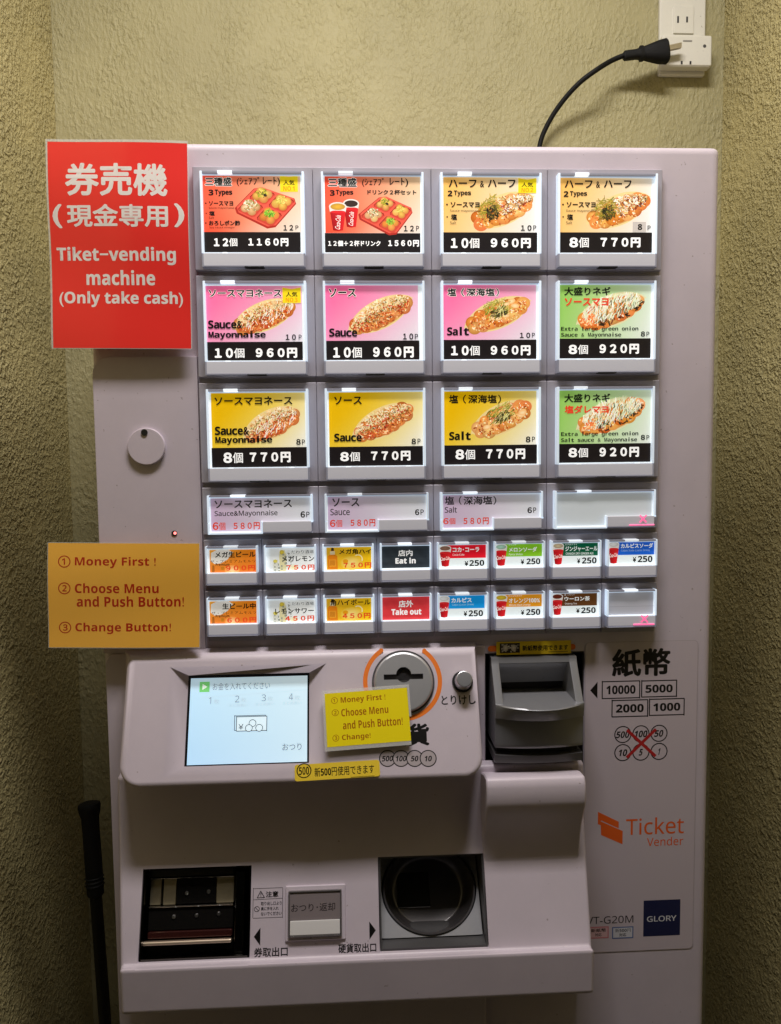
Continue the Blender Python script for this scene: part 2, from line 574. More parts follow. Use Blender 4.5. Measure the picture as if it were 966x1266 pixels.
        if thick:                              # a real body behind the printed face
            bm = bmesh.new()
            bm.from_mesh(me)
            xs = [v.co.x for v in bm.verts]
            ys = [v.co.y for v in bm.verts]
            lay = bm.loops.layers.float_color['ink']
            n0 = len(bm.faces)
            c0 = s.C[0]
            tb = bmesh.new()
            x0, x1, y0, y1 = s.body or (min(xs), max(xs), min(ys), max(ys))
            P8 = [bm.verts.new((x, y, z)) for z in (-thick, 0.0) for y in (y0, y1) for x in (x0, x1)]
            for q in ((0, 2, 3, 1), (0, 1, 5, 4), (1, 3, 7, 5), (3, 2, 6, 7), (2, 0, 4, 6), (4, 5, 7, 6)):
                f = bm.faces.new([P8[i] for i in q])
                for lp in f.loops:
                    lp[lay] = (*c0, 1)
            tb.free()
            bm.to_mesh(me)
            bm.free()
        return link(name, me, m, parent, s.pl.M @ Matrix.Translation((0, 0, lift)), smooth=0)
    body = None
    bend = None
BK, WH = (12, 9, 9), (250, 250, 250)
# ------------------------------------------------------------------ the setting
YW = 0.335                                      # back wall
YC = 0.006                                      # front of the cabinet (button panel plates stand 6 mm proud of it)
xl = P(88, 600, YW)[0]
xr = P(884.5, 600, YW)[0]
def structure(name, bm, m, label):
    o = mk(name, bm, m, smooth=0)
    o['kind'] = 'structure'
    o['label'] = label
    return o
bm = bmesh.new(); box(bm, xl - 0.1, xr + 0.1, YW, YW + 0.1, -0.001, 2.75)
structure('back_wall', bm, WALL, 'yellow stucco wall behind the ticket machine')
bm = bmesh.new(); box(bm, xl - 0.1, xl, -0.55, YW - 0.0005, -0.001, 2.75)
structure('left_wall', bm, WALLSIDE, 'coarse yellow stucco side wall beside the black pole')
bm = bmesh.new(); box(bm, xr, xr + 0.1, -0.55, YW - 0.0005, -0.001, 2.75)
structure('right_wall', bm, WALLSIDE, 'coarse yellow stucco side wall beside the power outlet')
FLOOR = mat('brown_floor', (0.05, 0.042, 0.036), 0.6, var=0.2)
bm = bmesh.new(); box(bm, xl - 0.1, xr + 0.1, -1.3, YW + 0.1, -0.05, -0.0015)
structure('floor', bm, FLOOR, 'dark floor in front of the wall')
# ------------------------------------------------------------------ the ticket machine
XL, XR = 0.0, 0.427
cl, cr = P(115, 490, YC)[0], P(884, 200, YC + 0.012)[0]
ztop = P(540, 177.5, YC)[1]
VM = empty('ticket_vending_machine', ((cl + cr) / 2, 0.16, 0.0), 'pale ticket vending machine with lit menu buttons standing against yellow wall', 'vending machine')
YB = YC + 0.275
bm = bmesh.new()
box(bm, cl, cr, YC, YB, 0.004, ztop, bev=0.008, seg=4)
cab = mk('cabinet', bm, BODY, VM)
# opening for the note reader
ox0, oz1 = P(599, 808, YC); ox1, oz0 = P(722, 949, YC)
bm = bmesh.new(); box(bm, ox0, ox1, YC - 0.05, YC + 0.06, oz0, oz1)
cut(cab, [bm])
cab.data.materials.clear(); cab.data.materials.append(BODY)
bm = bmesh.new()                                 # black liner of the opening
e = 0.0006
box(bm, ox0 + e, ox1 - e, YC + 0.056, YC + 0.0595, oz0 + e, oz1 - e)
box(bm, ox0 + e, ox0 + 0.0016, YC + 0.001, YC + 0.056, oz0 + e, oz1 - e)
box(bm, ox1 - 0.0016, ox1 - e, YC + 0.001, YC + 0.056, oz0 + e, oz1 - e)
box(bm, ox0 + 0.0016, ox1 - 0.0016, YC + 0.001, YC + 0.056, oz1 - 0.0016, oz1 - e)
box(bm, ox0 + 0.0016, ox1 - 0.0016, YC + 0.001, YC + 0.056, oz0 + e, oz0 + 0.0016)
mk('opening_liner', bm, DARK, cab)
# raised side panel with its lock cover and lamp
sz1, sz0 = P(180, 441, YC)[1], P(180, 806, YC)[1]
bm = bmesh.new()
prism(bm, rrect(cl + 0.0012, sz0, XL - 0.0012, sz1, 0.016, corners=(0, 0, 0, 1)), lambda p, a: (p[0], a, p[1]), YC - 0.0035, YC + 0.001, bev=0.0012)
sp = mk('side_panel', bm, BODY, VM)
c = P(181, 552, YC - 0.006)
bm = bmesh.new(); cyl(bm, (c[0], YC - 0.0034, c[1]), (0, -1, 0), 0.0168, 0.0168, 0.004, n=64, bev=0.001)
lk = mk('lock_cover', bm, BODY, sp)
c2 = P(178.5, 534.5, YC - 0.008)
bm = bmesh.new(); cyl(bm, (c2[0], YC - 0.0072, c2[1]), (0, -1, 0), 0.0029, 0.0029, 0.0012, n=28)
mk('keyhole', bm, BLACK, sp)
c2 = P(215.5, 659.5, YC - 0.004)
bm = bmesh.new(); cyl(bm, (c2[0], YC - 0.0034, c2[1]), (0, -1, 0), 0.0026, 0.0026, 0.0006, n=24)
cyl(bm, (c2[0] + 0.0007, YC - 0.0038, c2[1] + 0.0002), (0, -1, 0), 0.0014, 0.0012, 0.0008, n=20, mi=1)
lp = mk('indicator_lamp', bm, [DARK, LED], sp)
# small screw head on the top edge
c = P(866, 177, YC + 0.05)
bm = bmesh.new(); cyl(bm, (c[0], YC + 0.05, ztop - 0.0005), (0, 0, 1), 0.006, 0.004, 0.003, n=20, bev=0.001)
mk('screw', bm, STEEL, VM)
# lower mounting plate
bx0, bz1 = P(130, 809, YC - 0.004)
bx1 = P(600, 809, YC - 0.004)[0]
bz0 = P(140, 1262, YC - 0.004)[1]
bm = bmesh.new()
prism(bm, rrect(bx0, bz0 - 0.05, bx1, bz1, 0.010, corners=(0, 0, 0, 1)), lambda p, a: (p[0], a, p[1]), YC - 0.005, YC + 0.001, bev=0.0015)
mk('mounting_plate', bm, BODY, VM)
# ------------------------------------------------------------------ menu buttons: each a plate, a lit rim, a strip and its own card
ROWZ = [ZO, ZO - 0.0953, ZO - 0.1912, ZO - 0.2863, ZO - 0.3345, ZO - 0.3822]
KP = 0.427 / 4 / 146.0                          # metres per photograph pixel on the panel
YCARD = -0.0042
def bars(bm, x0, x1, z0, z1, t, y0, y1, mi, sides='lrtb', bev=0.0004):
    if 'l' in sides: box(bm, x0, x0 + t, y0, y1, z0, z1, bev, 1, mi)
    if 'r' in sides: box(bm, x1 - t, x1, y0, y1, z0, z1, bev, 1, mi)
    if 't' in sides: box(bm, x0 + t, x1 - t, y0, y1, z1 - t, z1, bev, 1, mi)
    if 'b' in sides: box(bm, x0 + t, x1 - t, y0, y1, z0, z0 + t, bev, 1, mi)
def button_meshes(kind):
    k = KP
    wd = 0.427 / 4 if kind != 'small' else 0.427 / 8
    ht = {'big': 0.0953, 'medium': 0.0482, 'small': 0.0479}[kind]
    bm = bmesh.new()
    g = 0.00018
    prism(bm, [(0.0, 0.0), (-ht + 0.0048, 0.0), (-ht + 0.0042, 0.0062), (0.0, 0.0062)], lambda p, a: (a, p[1], p[0]), g, wd - g, bev=0.0005, seg=1)
    box(bm, g + 0.0012, wd - g, 0.0046, 0.0066, -ht - 0.0004, -ht + 0.0044, mi=0)
    plate = bpy.data.meshes.new('menu_button')
    bmesh.ops.recalc_face_normals(bm, faces=bm.faces)
    bm.to_mesh(plate); bm.free()
    if kind == 'big':
        X0, X1, Z1, Z0 = 10.5 * k, 136.0 * k, -8.5 * k, -122.5 * k
        zs = -106 * k
        sx0, sx1, sz0, sz1 = 12.5 * k, 134 * k, -121 * k, -106 * k
        t = 2.9 * k
    elif kind == 'medium':
        X0, X1, Z1, Z0 = 8 * k, 139 * k, -9.5 * k, -58.5 * k
        zs = -44 * k
        sx0, sx1, sz0, sz1 = 76 * k, 137 * k, -56.5 * k, -43 * k
        t = 2.6 * k
    else:
        X0, X1, Z1, Z0 = 3.8 * k, 69 * k, -7.5 * k, -56.5 * k
        zs = -41.5 * k
        sx0, sx1, sz0, sz1 = 5.5 * k, 67.2 * k, -54.5 * k, -41.5 * k
        t = 2.2 * k
    bm = bmesh.new()
    yf = -0.0075
    box(bm, X0, X0 + t, yf, 0.0005, zs, Z1, 0.0005, 2, 0)                       # lit sides
    box(bm, X1 - t, X1, yf, 0.0005, zs, Z1, 0.0005, 2, 0)
    if kind == 'medium':
        box(bm, X0, X0 + t, yf, 0.0005, Z0, zs - 0.0001, 0.0005, 2, 0)
        box(bm, X1 - t, X1, yf, 0.0005, sz1, zs - 0.0001, 0.0003, 2, 0)
        box(bm, X0 + t, sx0, yf, 0.0005, Z0, Z0 + t, 0.0005, 2, 0)
        box(bm, sx0 - t * 0.7, sx0 - 0.0001, yf, -0.003, Z0 + t, sz1 + t * 0.3, 0.0003, 1, 0)
        box(bm, sx0, X1, yf + 0.001, 0.0005, Z0, Z0 + t * 0.6, 0.0004, 2, 1)
    else:
        box(bm, X0, X0 + t * 0.8, yf, 0.0005, Z0, zs - 0.0001, 0.0005, 2, 1)
        box(bm, X1 - t * 0.8, X1, yf, 0.0005, Z0, zs - 0.0001, 0.0005, 2, 1)
        box(bm, X0 + t * 0.8, X1 - t * 0.8, yf - 0.0007, 0.0005, Z0, Z0 + t * 0.6, 0.0005, 2, 1)
        box(bm, X0 + t, X1 - t, yf, -0.003, zs - 0.0001, zs + t * 0.35, 0.0003, 1, 0)
    # top bar with bright tab
    tb_ = (3.0 if kind == 'big' else 2.2) * k
    tw = X1 - X0
    tabs = (0.17, 0.31) if kind == 'big' else ((0.22, 0.36) if kind == 'medium' else (0.35, 0.62))
    box(bm, X0 + t, X0 + tw * tabs[0], yf, 0.0005, Z1 - tb_, Z1, 0.0004, 2, 1)
    box(bm, X0 + tw * tabs[0], X0 + tw * tabs[1], yf - 0.0004, 0.0005, Z1 - tb_ * 0.9, Z1 + 0.0003, 0.0004, 2, 2)
    box(bm, X0 + tw * tabs[1], X1 - t, yf, 0.0005, Z1 - tb_, Z1, 0.0004, 2, 1)
    box(bm, X0 + t, X1 - t, -0.0050, 0.0002, Z1 - tb_ - 0.0011, Z1 - tb_ - 0.0001, 0.0002, 1, 0)
    if kind == 'big':                          # little bright catches above the strip and a dark latch below it
        for u in (0.20, 0.80):
            box(bm, X0 + tw * u, X0 + tw * (u + 0.05), yf - 0.0006, -0.004, zs - 0.0006, zs + t * 0.35, 0.0003, 1, 2)
        box(bm, X0 + tw * 0.41, X0 + tw * 0.60, yf - 0.0012, -0.002, Z0 - 0.0006, Z0 + t * 0.3, 0.0003, 1, 3)
    rim = bpy.data.meshes.new('lit_rim')
    bmesh.ops.recalc_face_normals(bm, faces=bm.faces)
    bm.to_mesh(rim); bm.free()
    bm = bmesh.new()
    box(bm, sx0, sx1, -0.0079 if kind != 'medium' else -0.0080, 0.0005, sz0, sz1, 0.0008, 2, 0)
    strip = bpy.data.meshes.new('frosted_strip')
    bmesh.ops.recalc_face_normals(bm, faces=bm.faces)
    bm.to_mesh(strip); bm.free()
    card = (X0 + t, X1 - t, (zs if kind != 'medium' else Z0 + t * 0.9), Z1 - tb_ - 0.0002)
    return plate, rim, strip, card
PROTO = {}
BTN = {}
def button(kind, r, c):
    """one menu button: plate (part) with rim and strip (sub-parts), copied from the first of its size"""
    M = Matrix.Translation((XL + c * (0.427 / 4 if kind != 'small' else 0.427 / 8), 0, ROWZ[r]))
    if kind not in PROTO:
        plate, rim, strip, card = button_meshes(kind)
        b = link('menu_button', plate, PLATE, VM, M)
        a = link('lit_rim', rim, [GLOW, ACRYL, GLOWW, BLACK], b, M)
        s = link('frosted_strip', strip, STRIP, b, M)
        PROTO[kind] = (b, a, s, card)
        return b, card, M
    b0, a0, s0, card = PROTO[kind]
    b = b0.copy(); COL.objects.link(b)
    b.parent = VM
    b.matrix_basis = world_of(VM).inverted() @ M
    WM[b.name] = M
    for q in (a0, s0):
        d = q.copy(); COL.objects.link(d)
        d.parent = b
        d.matrix_basis = Matrix.Identity(4)
        WM[d.name] = M
    return b, card, M
def card_sheet(kind, r, c, crop, rect):
    """the printed card of a button: white translucent backing, then the picture inside rect (crop units)"""
    b, card, M = button(kind, r, c)
    BTN[('b', r, c)] = b
    o = M.translation
    pl = Plane((o.x, YCARD, o.z), (1, 0, 0), (0, 0, 1))
    s = Sheet(pl, crop)
    x0, x1, z0, z1 = card
    s.raw([(x0, z0), (x1, z0), (x1, z1), (x0, z1)], [(0, 1, 2, 3)], (236, 243, 246))
    s.body = (x0, x1, z0, z1)
    return b, s
def mix(a, b, t):
    t = max(0.0, min(1.0, t))
    return tuple(x + (y - x) * t for x, y in zip(a, b))
def jit(c, rnd, k=18):
    d = rnd.uniform(-k, k)
    return tuple(max(0, min(255, x + d + rnd.uniform(-k / 2, k / 2))) for x in c)
# ---- printed food pictures
def boat(s, x0, y0, x1, y1, wd, style, seed):
    """a paper boat of octopus balls from (x0, y0) bottom left to (x1, y1) top right, in crop units"""
    rnd = random.Random(seed)
    s.anchor = ((x0 + x1) / 2, (y0 + y1) / 2)
    L = math.hypot(x1 - x0, y1 - y0)
    ux, uy = (x1 - x0) / L, (y1 - y0) / L
    nx, ny = uy, -ux                           # towards the upper edge (crop y grows downward)
    if ny > 0: nx, ny = -nx, -ny
    def q(t, v): return (x0 + ux * L * t + nx * wd * v, y0 + uy * L * t + ny * wd * v)
    def half(t): return max(0.0, 1 - abs(2 * t - 1) ** 2.1) ** 0.72
    N = 22
    hull = [q(-0.05 + 1.10 * i / N, 1.20 * half(i / N)) for i in range(N + 1)] + [q(-0.02 + 1.04 * i / N, -1.12 * half(i / N)) for i in range(N, -1, -1)]
    s.poly(hull, (231, 206, 142) if style != 'onion' else (222, 214, 168))
    hull = [q(0.02 + 0.98 * i / N, 0.95 * half(i / N)) for i in range(N + 1)] + [q(0.02 + 0.98 * i / N, -1.0 * half(i / N)) for i in range(N, -1, -1)]
    s.poly(hull, (206, 152, 84))
    balls = []
    for row, (v, cnt) in enumerate(((0.45, 6), (0.0, 7), (-0.5, 7))):
        for i in range(cnt):
            t = 0.10 + 0.82 * (i + 0.5 * (row % 2)) / (cnt - 0.5)
            balls.append((t, v * half(t) + rnd.uniform(-0.08, 0.08), rnd.uniform(0.46, 0.58) * wd))
    for t, v, r in balls:
        x, y = q(t, v)
        c0 = rnd.choice([(246, 178, 92), (240, 160, 72), (248, 196, 120), (228, 132, 56)])
        if style in ('sauce', 'mayo'): c0 = mix(c0, (190, 96, 48), 0.35)
        s.disc(x, y, r, r * 0.92, jit(c0, rnd), jit(mix(c0, (160, 70, 26), 0.42), rnd), hx=-0.2, hy=-0.35)
        for _ in range(5):
            a, d = rnd.uniform(0, 2 * PI), r * rnd.uniform(0, 0.75)
            s.disc(x + d * math.cos(a), y + d * math.sin(a), r * rnd.uniform(0.08, 0.22), r * rnd.uniform(0.06, 0.14), jit(rnd.choice([(255, 222, 160), (214, 112, 44), (168, 78, 30), (255, 236, 196)]), rnd), n=7, rot=rnd.uniform(0, PI))
    def fleck(n, t0, t1, v0, v1, cols, l0, l1, w0, w1, ang=None, spread=PI):
        for _ in range(n):
            t = rnd.uniform(t0, t1)
            v = rnd.uniform(v0, v1) * half(max(0.0, min(1.0, t)))
            x, y = q(t, v)
            a = rnd.uniform(0, PI) if ang is None else ang + rnd.gauss(0, spread)
            l = rnd.uniform(l0, l1) * wd / 2
            s.line([(x - l * math.cos(a), y - l * math.sin(a)), (x + l * math.cos(a), y + l * math.sin(a))], rnd.uniform(w0, w1) * wd, jit(rnd.choice(cols), rnd, 14))
    BON = [(238, 214, 164), (224, 190, 130), (202, 158, 98), (246, 232, 200), (170, 120, 70)]
    if style in ('sauce', 'mayo'):
        fleck(80, 0.08, 0.96, -0.55, 0.4, [(150, 70, 34), (110, 50, 26), (190, 96, 46)], 0.08, 0.22, 0.05, 0.1)
        fleck(360, 0.03, 0.97, 0.15, 1.1, BON[:2] + BON[3:4] + [(232, 206, 150)], 0.06, 0.24, 0.03, 0.10)
        fleck(170, 0.05, 0.97, -0.35, 0.5, BON, 0.05, 0.18, 0.03, 0.07)
        fleck(150, 0.05, 0.97, -0.95, 0.2, [(246, 170, 96), (236, 140, 70), (206, 90, 44), (252, 206, 150), (150, 66, 34)], 0.05, 0.16, 0.03, 0.08)
        fleck(110, 0.05, 0.96, -0.2, 0.8, [(116, 118, 48), (92, 98, 40), (150, 146, 70)], 0.03, 0.1, 0.03, 0.06)
        fleck(60, 0.05, 0.96, -0.9, 0.5, [(196, 70, 34), (180, 54, 26)], 0.05, 0.16, 0.04, 0.1)
    if style == 'mayo':
        fleck(70, 0.2, 0.98, -0.75, 0.4, [(250, 246, 232), (240, 232, 214)], 0.15, 0.42, 0.025, 0.05, ang=-1.25, spread=0.25)
    if style == 'salt':
        fleck(170, 0.06, 0.97, -1.0, 0.9, [(240, 150, 70), (226, 112, 40), (252, 214, 150), (176, 76, 30), (255, 232, 190)], 0.04, 0.16, 0.03, 0.08)
        fleck(46, 0.08, 0.95, -0.9, 0.5, [(150, 56, 26), (196, 84, 34)], 0.06, 0.2, 0.04, 0.08)
        for _ in range(8):
            x, y = q(rnd.uniform(0.2, 0.9), rnd.uniform(-0.5, 0.6))
            s.disc(x, y, wd * 0.34, wd * 0.2, (250, 226, 178), (240, 180, 110), rot=rnd.uniform(-0.6, 0.1))
        fleck(90, 0.34, 0.70, -0.15, 1.1, [(150, 152, 50), (186, 176, 74), (112, 122, 40), (206, 190, 96)], 0.25, 0.7, 0.03, 0.06, ang=-0.9, spread=0.6)
        fleck(80, 0.42, 0.64, -0.2, 0.45, [(52, 52, 24), (34, 36, 20), (78, 76, 30)], 0.15, 0.45, 0.03, 0.06, ang=-0.9, spread=0.8)
        fleck(12, 0.42, 0.62, -0.1, 0.6, [(226, 214, 140)], 0.4, 0.7, 0.025, 0.04, ang=-0.9, spread=0.5)
    if style == 'half':
        fleck(120, 0.04, 0.97, -1.0, 0.6, [(240, 150, 70), (226, 112, 40), (252, 206, 140), (176, 76, 30)], 0.04, 0.16, 0.03, 0.08)
        fleck(60, 0.5, 0.98, -0.4, 0.6, [(120, 52, 24), (92, 40, 22), (176, 60, 30)], 0.1, 0.3, 0.06, 0.12)
        fleck(190, 0.45, 0.98, -0.3, 0.95, BON + [(250, 244, 230)], 0.08, 0.26, 0.03, 0.09)
        fleck(50, 0.48, 0.98, -0.5, 0.8, [(252, 248, 240), (60, 40, 24)], 0.08, 0.25, 0.02, 0.04)
        fleck(90, 0.16, 0.48, -0.1, 1.35, [(150, 140, 40), (190, 170, 70), (120, 116, 36)], 0.3, 0.75, 0.03, 0.05, ang=-0.8, spread=0.9)
        fleck(70, 0.24, 0.42, -0.35, 0.65, [(48, 44, 22), (32, 30, 18), (88, 80, 30)], 0.15, 0.4, 0.04, 0.07, spread=0.8)
    if style == 'onion':
        fleck(60, 0.25, 0.98, -0.9, -0.2, [(60, 44, 26), (40, 32, 20), (120, 60, 26)], 0.1, 0.3, 0.06, 0.12)
        fleck(420, 0.10, 0.95, -0.45, 1.15, [(238, 240, 218), (246, 248, 236), (206, 214, 178), (226, 232, 196)], 0.2, 0.5, 0.025, 0.06, ang=-1.25, spread=0.3)
        fleck(80, 0.18, 0.92, -0.5, 0.8, [(70, 84, 50), (96, 112, 66), (40, 46, 30)], 0.12, 0.36, 0.02, 0.04, ang=-1.3, spread=0.3)
        fleck(60, 0.03, 0.25, -0.7, 0.4, [(240, 140, 70), (230, 110, 50), (252, 206, 150)], 0.05, 0.2, 0.05, 0.12)
    s.anchor = None
def tray(s, L, T, R, B, seed):
    """a red picnic tray of four kinds of octopus balls, seen from a corner: left, top, right and bottom corners"""
    rnd = random.Random(seed)
    s.anchor = ((L[0] + R[0]) / 2, (T[1] + B[1]) / 2)
    def q(u, v):                               # u along top-left edge to right, v towards the viewer
        return tuple((1 - u) * (1 - v) * T[i] + u * (1 - v) * R[i] + (1 - u) * v * L[i] + u * v * B[i] for i in (0, 1))
    def quad(u0, v0, u1, v1, c, r=0.12):
        du, dv = (u1 - u0) * r, (v1 - v0) * r
        s.poly([q(u0 + du, v0), q(u1 - du, v0), q(u1, v0 + dv), q(u1, v1 - dv), q(u1 - du, v1), q(u0 + du, v1), q(u0, v1 - dv), q(u0, v0 + dv)], c)
    quad(-0.02, 0.0, 1.03, 1.06, (176, 44, 34))
    quad(0, 0, 1, 1, (232, 92, 74))
    W = math.hypot(R[0] - T[0], R[1] - T[1])
    for (u0, v0, kind) in ((0.05, 0.05, 0), (0.53, 0.05, 1), (0.05, 0.53, 2), (0.53, 0.53, 3)):
        quad(u0, v0, u0 + 0.43, v0 + 0.43, (150, 40, 26))
        quad(u0 + 0.02, v0 + 0.03, u0 + 0.43, v0 + 0.43, (204, 70, 54))
        for a, b in ((0.13, 0.13), (0.31, 0.14), (0.14, 0.31), (0.31, 0.31)):
            x, y = q(u0 + a, v0 + b)
            r = W * 0.105
            c0 = [(244, 190, 110), (240, 196, 96), (236, 206, 150), (246, 160, 76)][kind]
            s.disc(x, y - r * 0.3, r, r * 0.95, jit(c0, rnd), jit(mix(c0, (150, 70, 26), 0.5), rnd), hx=-0.2, hy=-0.4)
        x, y = q(u0 + 0.21, v0 + 0.20)
        r = W * 0.13
        for _ in range(70):
            a, d = rnd.uniform(0, 2 * PI), rnd.uniform(0, 1) ** 0.6 * r * (1.35 if kind == 2 else 0.95)
            cols = [[(150, 160, 40), (196, 196, 60), (90, 96, 30), (226, 200, 90)], [(222, 190, 80), (190, 180, 70), (240, 214, 120)], [(244, 238, 214), (226, 214, 176), (120, 130, 60), (190, 150, 100)], [(130, 190, 50), (170, 214, 80), (80, 140, 40)]][kind]
            p = (x + d * math.cos(a), y - r * 0.5 + d * math.sin(a) * 0.8)
            t = rnd.uniform(0, PI)
            l = r * rnd.uniform(0.08, 0.25)
            s.line([(p[0] - l * math.cos(t), p[1] - l * math.sin(t)), (p[0] + l * math.cos(t), p[1] + l * math.sin(t))], r * 0.13, jit(rnd.choice(cols), rnd))
        if kind == 0:
            s.disc(x + r * 0.5, y - r * 0.1, r * 0.34, r * 0.26, (50, 40, 26), rot=0.5)
    s.anchor = None
def cup(s, x0, y0, x1, y1, drink, vertical=False):
    """a red paper cup with white script, mouth at the top of the box"""
    s.anchor = ((x0 + x1) / 2, (y0 + y1) / 2)
    w, h = x1 - x0, y1 - y0
    cx = (x0 + x1) / 2
    ey = h * (0.13 if not vertical else 0.15)
    s.poly([(x0, y0 + ey), (x1, y0 + ey), (x1 - w * 0.06, y0 + h * 0.36), (x0 + w * 0.06, y0 + h * 0.36)], (236, 226, 220))
    s.poly([(x0 + w * 0.06, y0 + h * 0.34), (x1 - w * 0.06, y0 + h * 0.34), (x1 - w * 0.22, y1 - h * 0.03), (cx, y1), (x0 + w * 0.22, y1 - h * 0.03)], [(176, 16, 26), (226, 36, 42), (214, 30, 36), (196, 22, 30), (150, 10, 20)])
    s.disc(cx, y0 + h * 0.34, w * 0.44, h * 0.05, (222, 40, 44))
    s.disc(cx, y0 + ey, w * 0.5, ey, (244, 242, 238), (226, 220, 214))
    s.disc(cx, y0 + ey * 1.08, w * 0.42, ey * 0.78, drink, mix(drink, (40, 26, 16), 0.22))
    s.anchor = None
    if vertical:
        s.text('^Coca-Cola', cx - h * 0.24, y0 + h * 0.60, cx + h * 0.24, y0 + h * 0.60 + w * 0.30, (252, 246, 240), 0.012, rot=PI / 2 * 1.0 - 0.08, shear=0.25)
    else:
        s.text('^Coca-Cola', cx - w * 0.36, y0 + h * 0.53, cx + w * 0.36, y0 + h * 0.70, (252, 246, 240), 0.01, rot=0.12, shear=0.25)
def badge(s, x0, y0, x1, y1, t1, t2):
    h = y1 - y0
    s.poly([(x0, y0), (x0 + (x1 - x0) * 0.5, y0 + h * 0.10), (x1, y0), (x1, y1), (x0, y1)][::-1], (240, 214, 30))
    s.text('人気', x0 + (x1 - x0) * 0.18, y0 + h * 0.28, x1 - (x1 - x0) * 0.18, y0 + h * 0.60, (30, 24, 10), 0.025)
    s.text(t2, x0 + (x1 - x0) * 0.18, y0 + h * 0.66, x1 - (x1 - x0) * 0.18, y1 - h * 0.05, (236, 150, 20), 0.02)
def fw(t):
    return ''.join(chr(ord(ch) + 0xFEE0) if ch.isdigit() else ch for ch in t)
OR = lambda u, v: mix(mix((236, 74, 48), (226, 190, 150), u * 1.05 + 0.1 * math.sin(PI * v)), (232, 222, 214), max(0, u * 0.9 + v * 0.75 - 0.95) * 1.3)
PEACH = lambda u, v: mix((240, 184, 96), (232, 230, 228), u * 0.95 + v * 0.25 - 0.12)
PINKG = lambda u, v: mix((242, 112, 162), (226, 222, 230), u * 0.75 + v * 0.5 - 0.22)
YELG = lambda u, v: mix((226, 178, 0), (236, 234, 224), u * 0.85 + v * 0.45 - 0.28)
GREENG = lambda u, v: mix((146, 196, 92), (224, 230, 224), u * 0.9 + v * 0.2 - 0.1)
C6 = lambda x, y: (x, y, 6.44)
def price_band(s, x0, y0, x1, y1):
    s.rect(x0, y0, x1, y1, (24, 19, 20))
def T(s, items):
    for it in items:
        if '個' in it[0] and len(it) > 6 and it[6] >= 0.03 and it[0][-1] == '個':    # a lighter weight for the dense character
            n = len(it[0])
            xm = it[1] + (it[3] - it[1]) * (n - 1) / n - (it[3] - it[1]) * 0.02
            s.text(it[0][:-1], it[1], it[2], xm - (it[3] - it[1]) * 0.03, it[4], it[5], it[6])
            s.text('個', xm, it[2], it[3], it[4], it[5], 0.012)
            continue
        s.text(it[0], *it[1:5], it[5] if len(it) > 5 else BK, it[6] if len(it) > 6 else 0.02, halo=it[7] if len(it) > 7 else None)
HALO = (0.045, (250, 246, 240))
TITLE, BOLD, FAT, THIN = 0.03, 0.04, 0.05, 0.012
def finish(s, b, name='price_card', m=None, label=None):
    o = s.build(name, m or PRINT_LIT, b, thick=0.0015)
    if label: o['label'] = label
    return o
# row 1
b, s = card_sheet('big', 0, 0, C6(240, 205), 0)
s.grad(64, 67, 850, 528, OR)
tray(s, (318, 352), (512, 158), (832, 268), (622, 500), 1)
price_band(s, 64, 527, 850, 693)
badge(s, 685, 75, 826, 206, '人気', 'NO.1')
T(s, [('三種盛', 88, 90, 300, 160, BK, TITLE, HALO), ('(ｼｪｱﾌﾟ', 340, 88, 520, 162, BK, THIN), ('ﾚｰﾄ)', 548, 88, 685, 162, BK, THIN), ('3', 115, 188, 155, 235, BK, BOLD), ('~Types', 165, 188, 305, 242, BK, 0.02),
      ('・ソースマヨ', 88, 280, 312, 318, BK, BOLD), ('Sauce mayonnaise', 118, 326, 320, 346, (60, 20, 10), 0), ('・', 92, 372, 102, 382, BK, BOLD), ('塩', 120, 358, 165, 396, BK, BOLD), ('Salt', 118, 402, 160, 422, (60, 20, 10), 0),
      ('・おろしポン酢', 88, 434, 368, 476, BK, BOLD), ('Soy sauce vinegar', 122, 482, 325, 501, (60, 20, 10), 0), ('１２', 712, 470, 790, 515, BK, BOLD), ('P', 808, 474, 832, 508, BK, THIN),
      ('１２個', 158, 575, 345, 640, WH, FAT), ('１１６０円', 432, 575, 752, 640, WH, FAT)])
finish(s, b)
b, s = card_sheet('big', 0, 1, C6(390, 205), 0)
s.grad(78, 72, 838, 535, OR)
price_band(s, 78, 535, 838, 693)
tray(s, (334, 402), (540, 232), (788, 342), (625, 555), 2)
cup(s, 222, 264, 350, 490, (60, 44, 40), True)
cup(s, 110, 288, 250, 518, (232, 178, 60), True)
T(s, [('三種盛', 102, 95, 330, 168, BK, TITLE, HALO), ('(ｼｪｱﾌﾟ', 372, 95, 545, 168, BK, THIN), ('ﾚｰﾄ)', 592, 95, 740, 168, BK, THIN), ('3', 115, 192, 155, 238, BK, BOLD), ('~Types', 163, 190, 303, 240, BK, 0.015), ('ドリンク２杯セット', 415, 190, 805, 230, BK, BOLD),
      ('１２', 705, 475, 785, 522, BK, BOLD), ('P', 803, 477, 826, 518, BK, THIN), ('１２個＋２杯ドリンク', 102, 594, 520, 640, WH, BOLD), ('１５６０円', 580, 590, 826, 643, WH, FAT)])
finish(s, b)
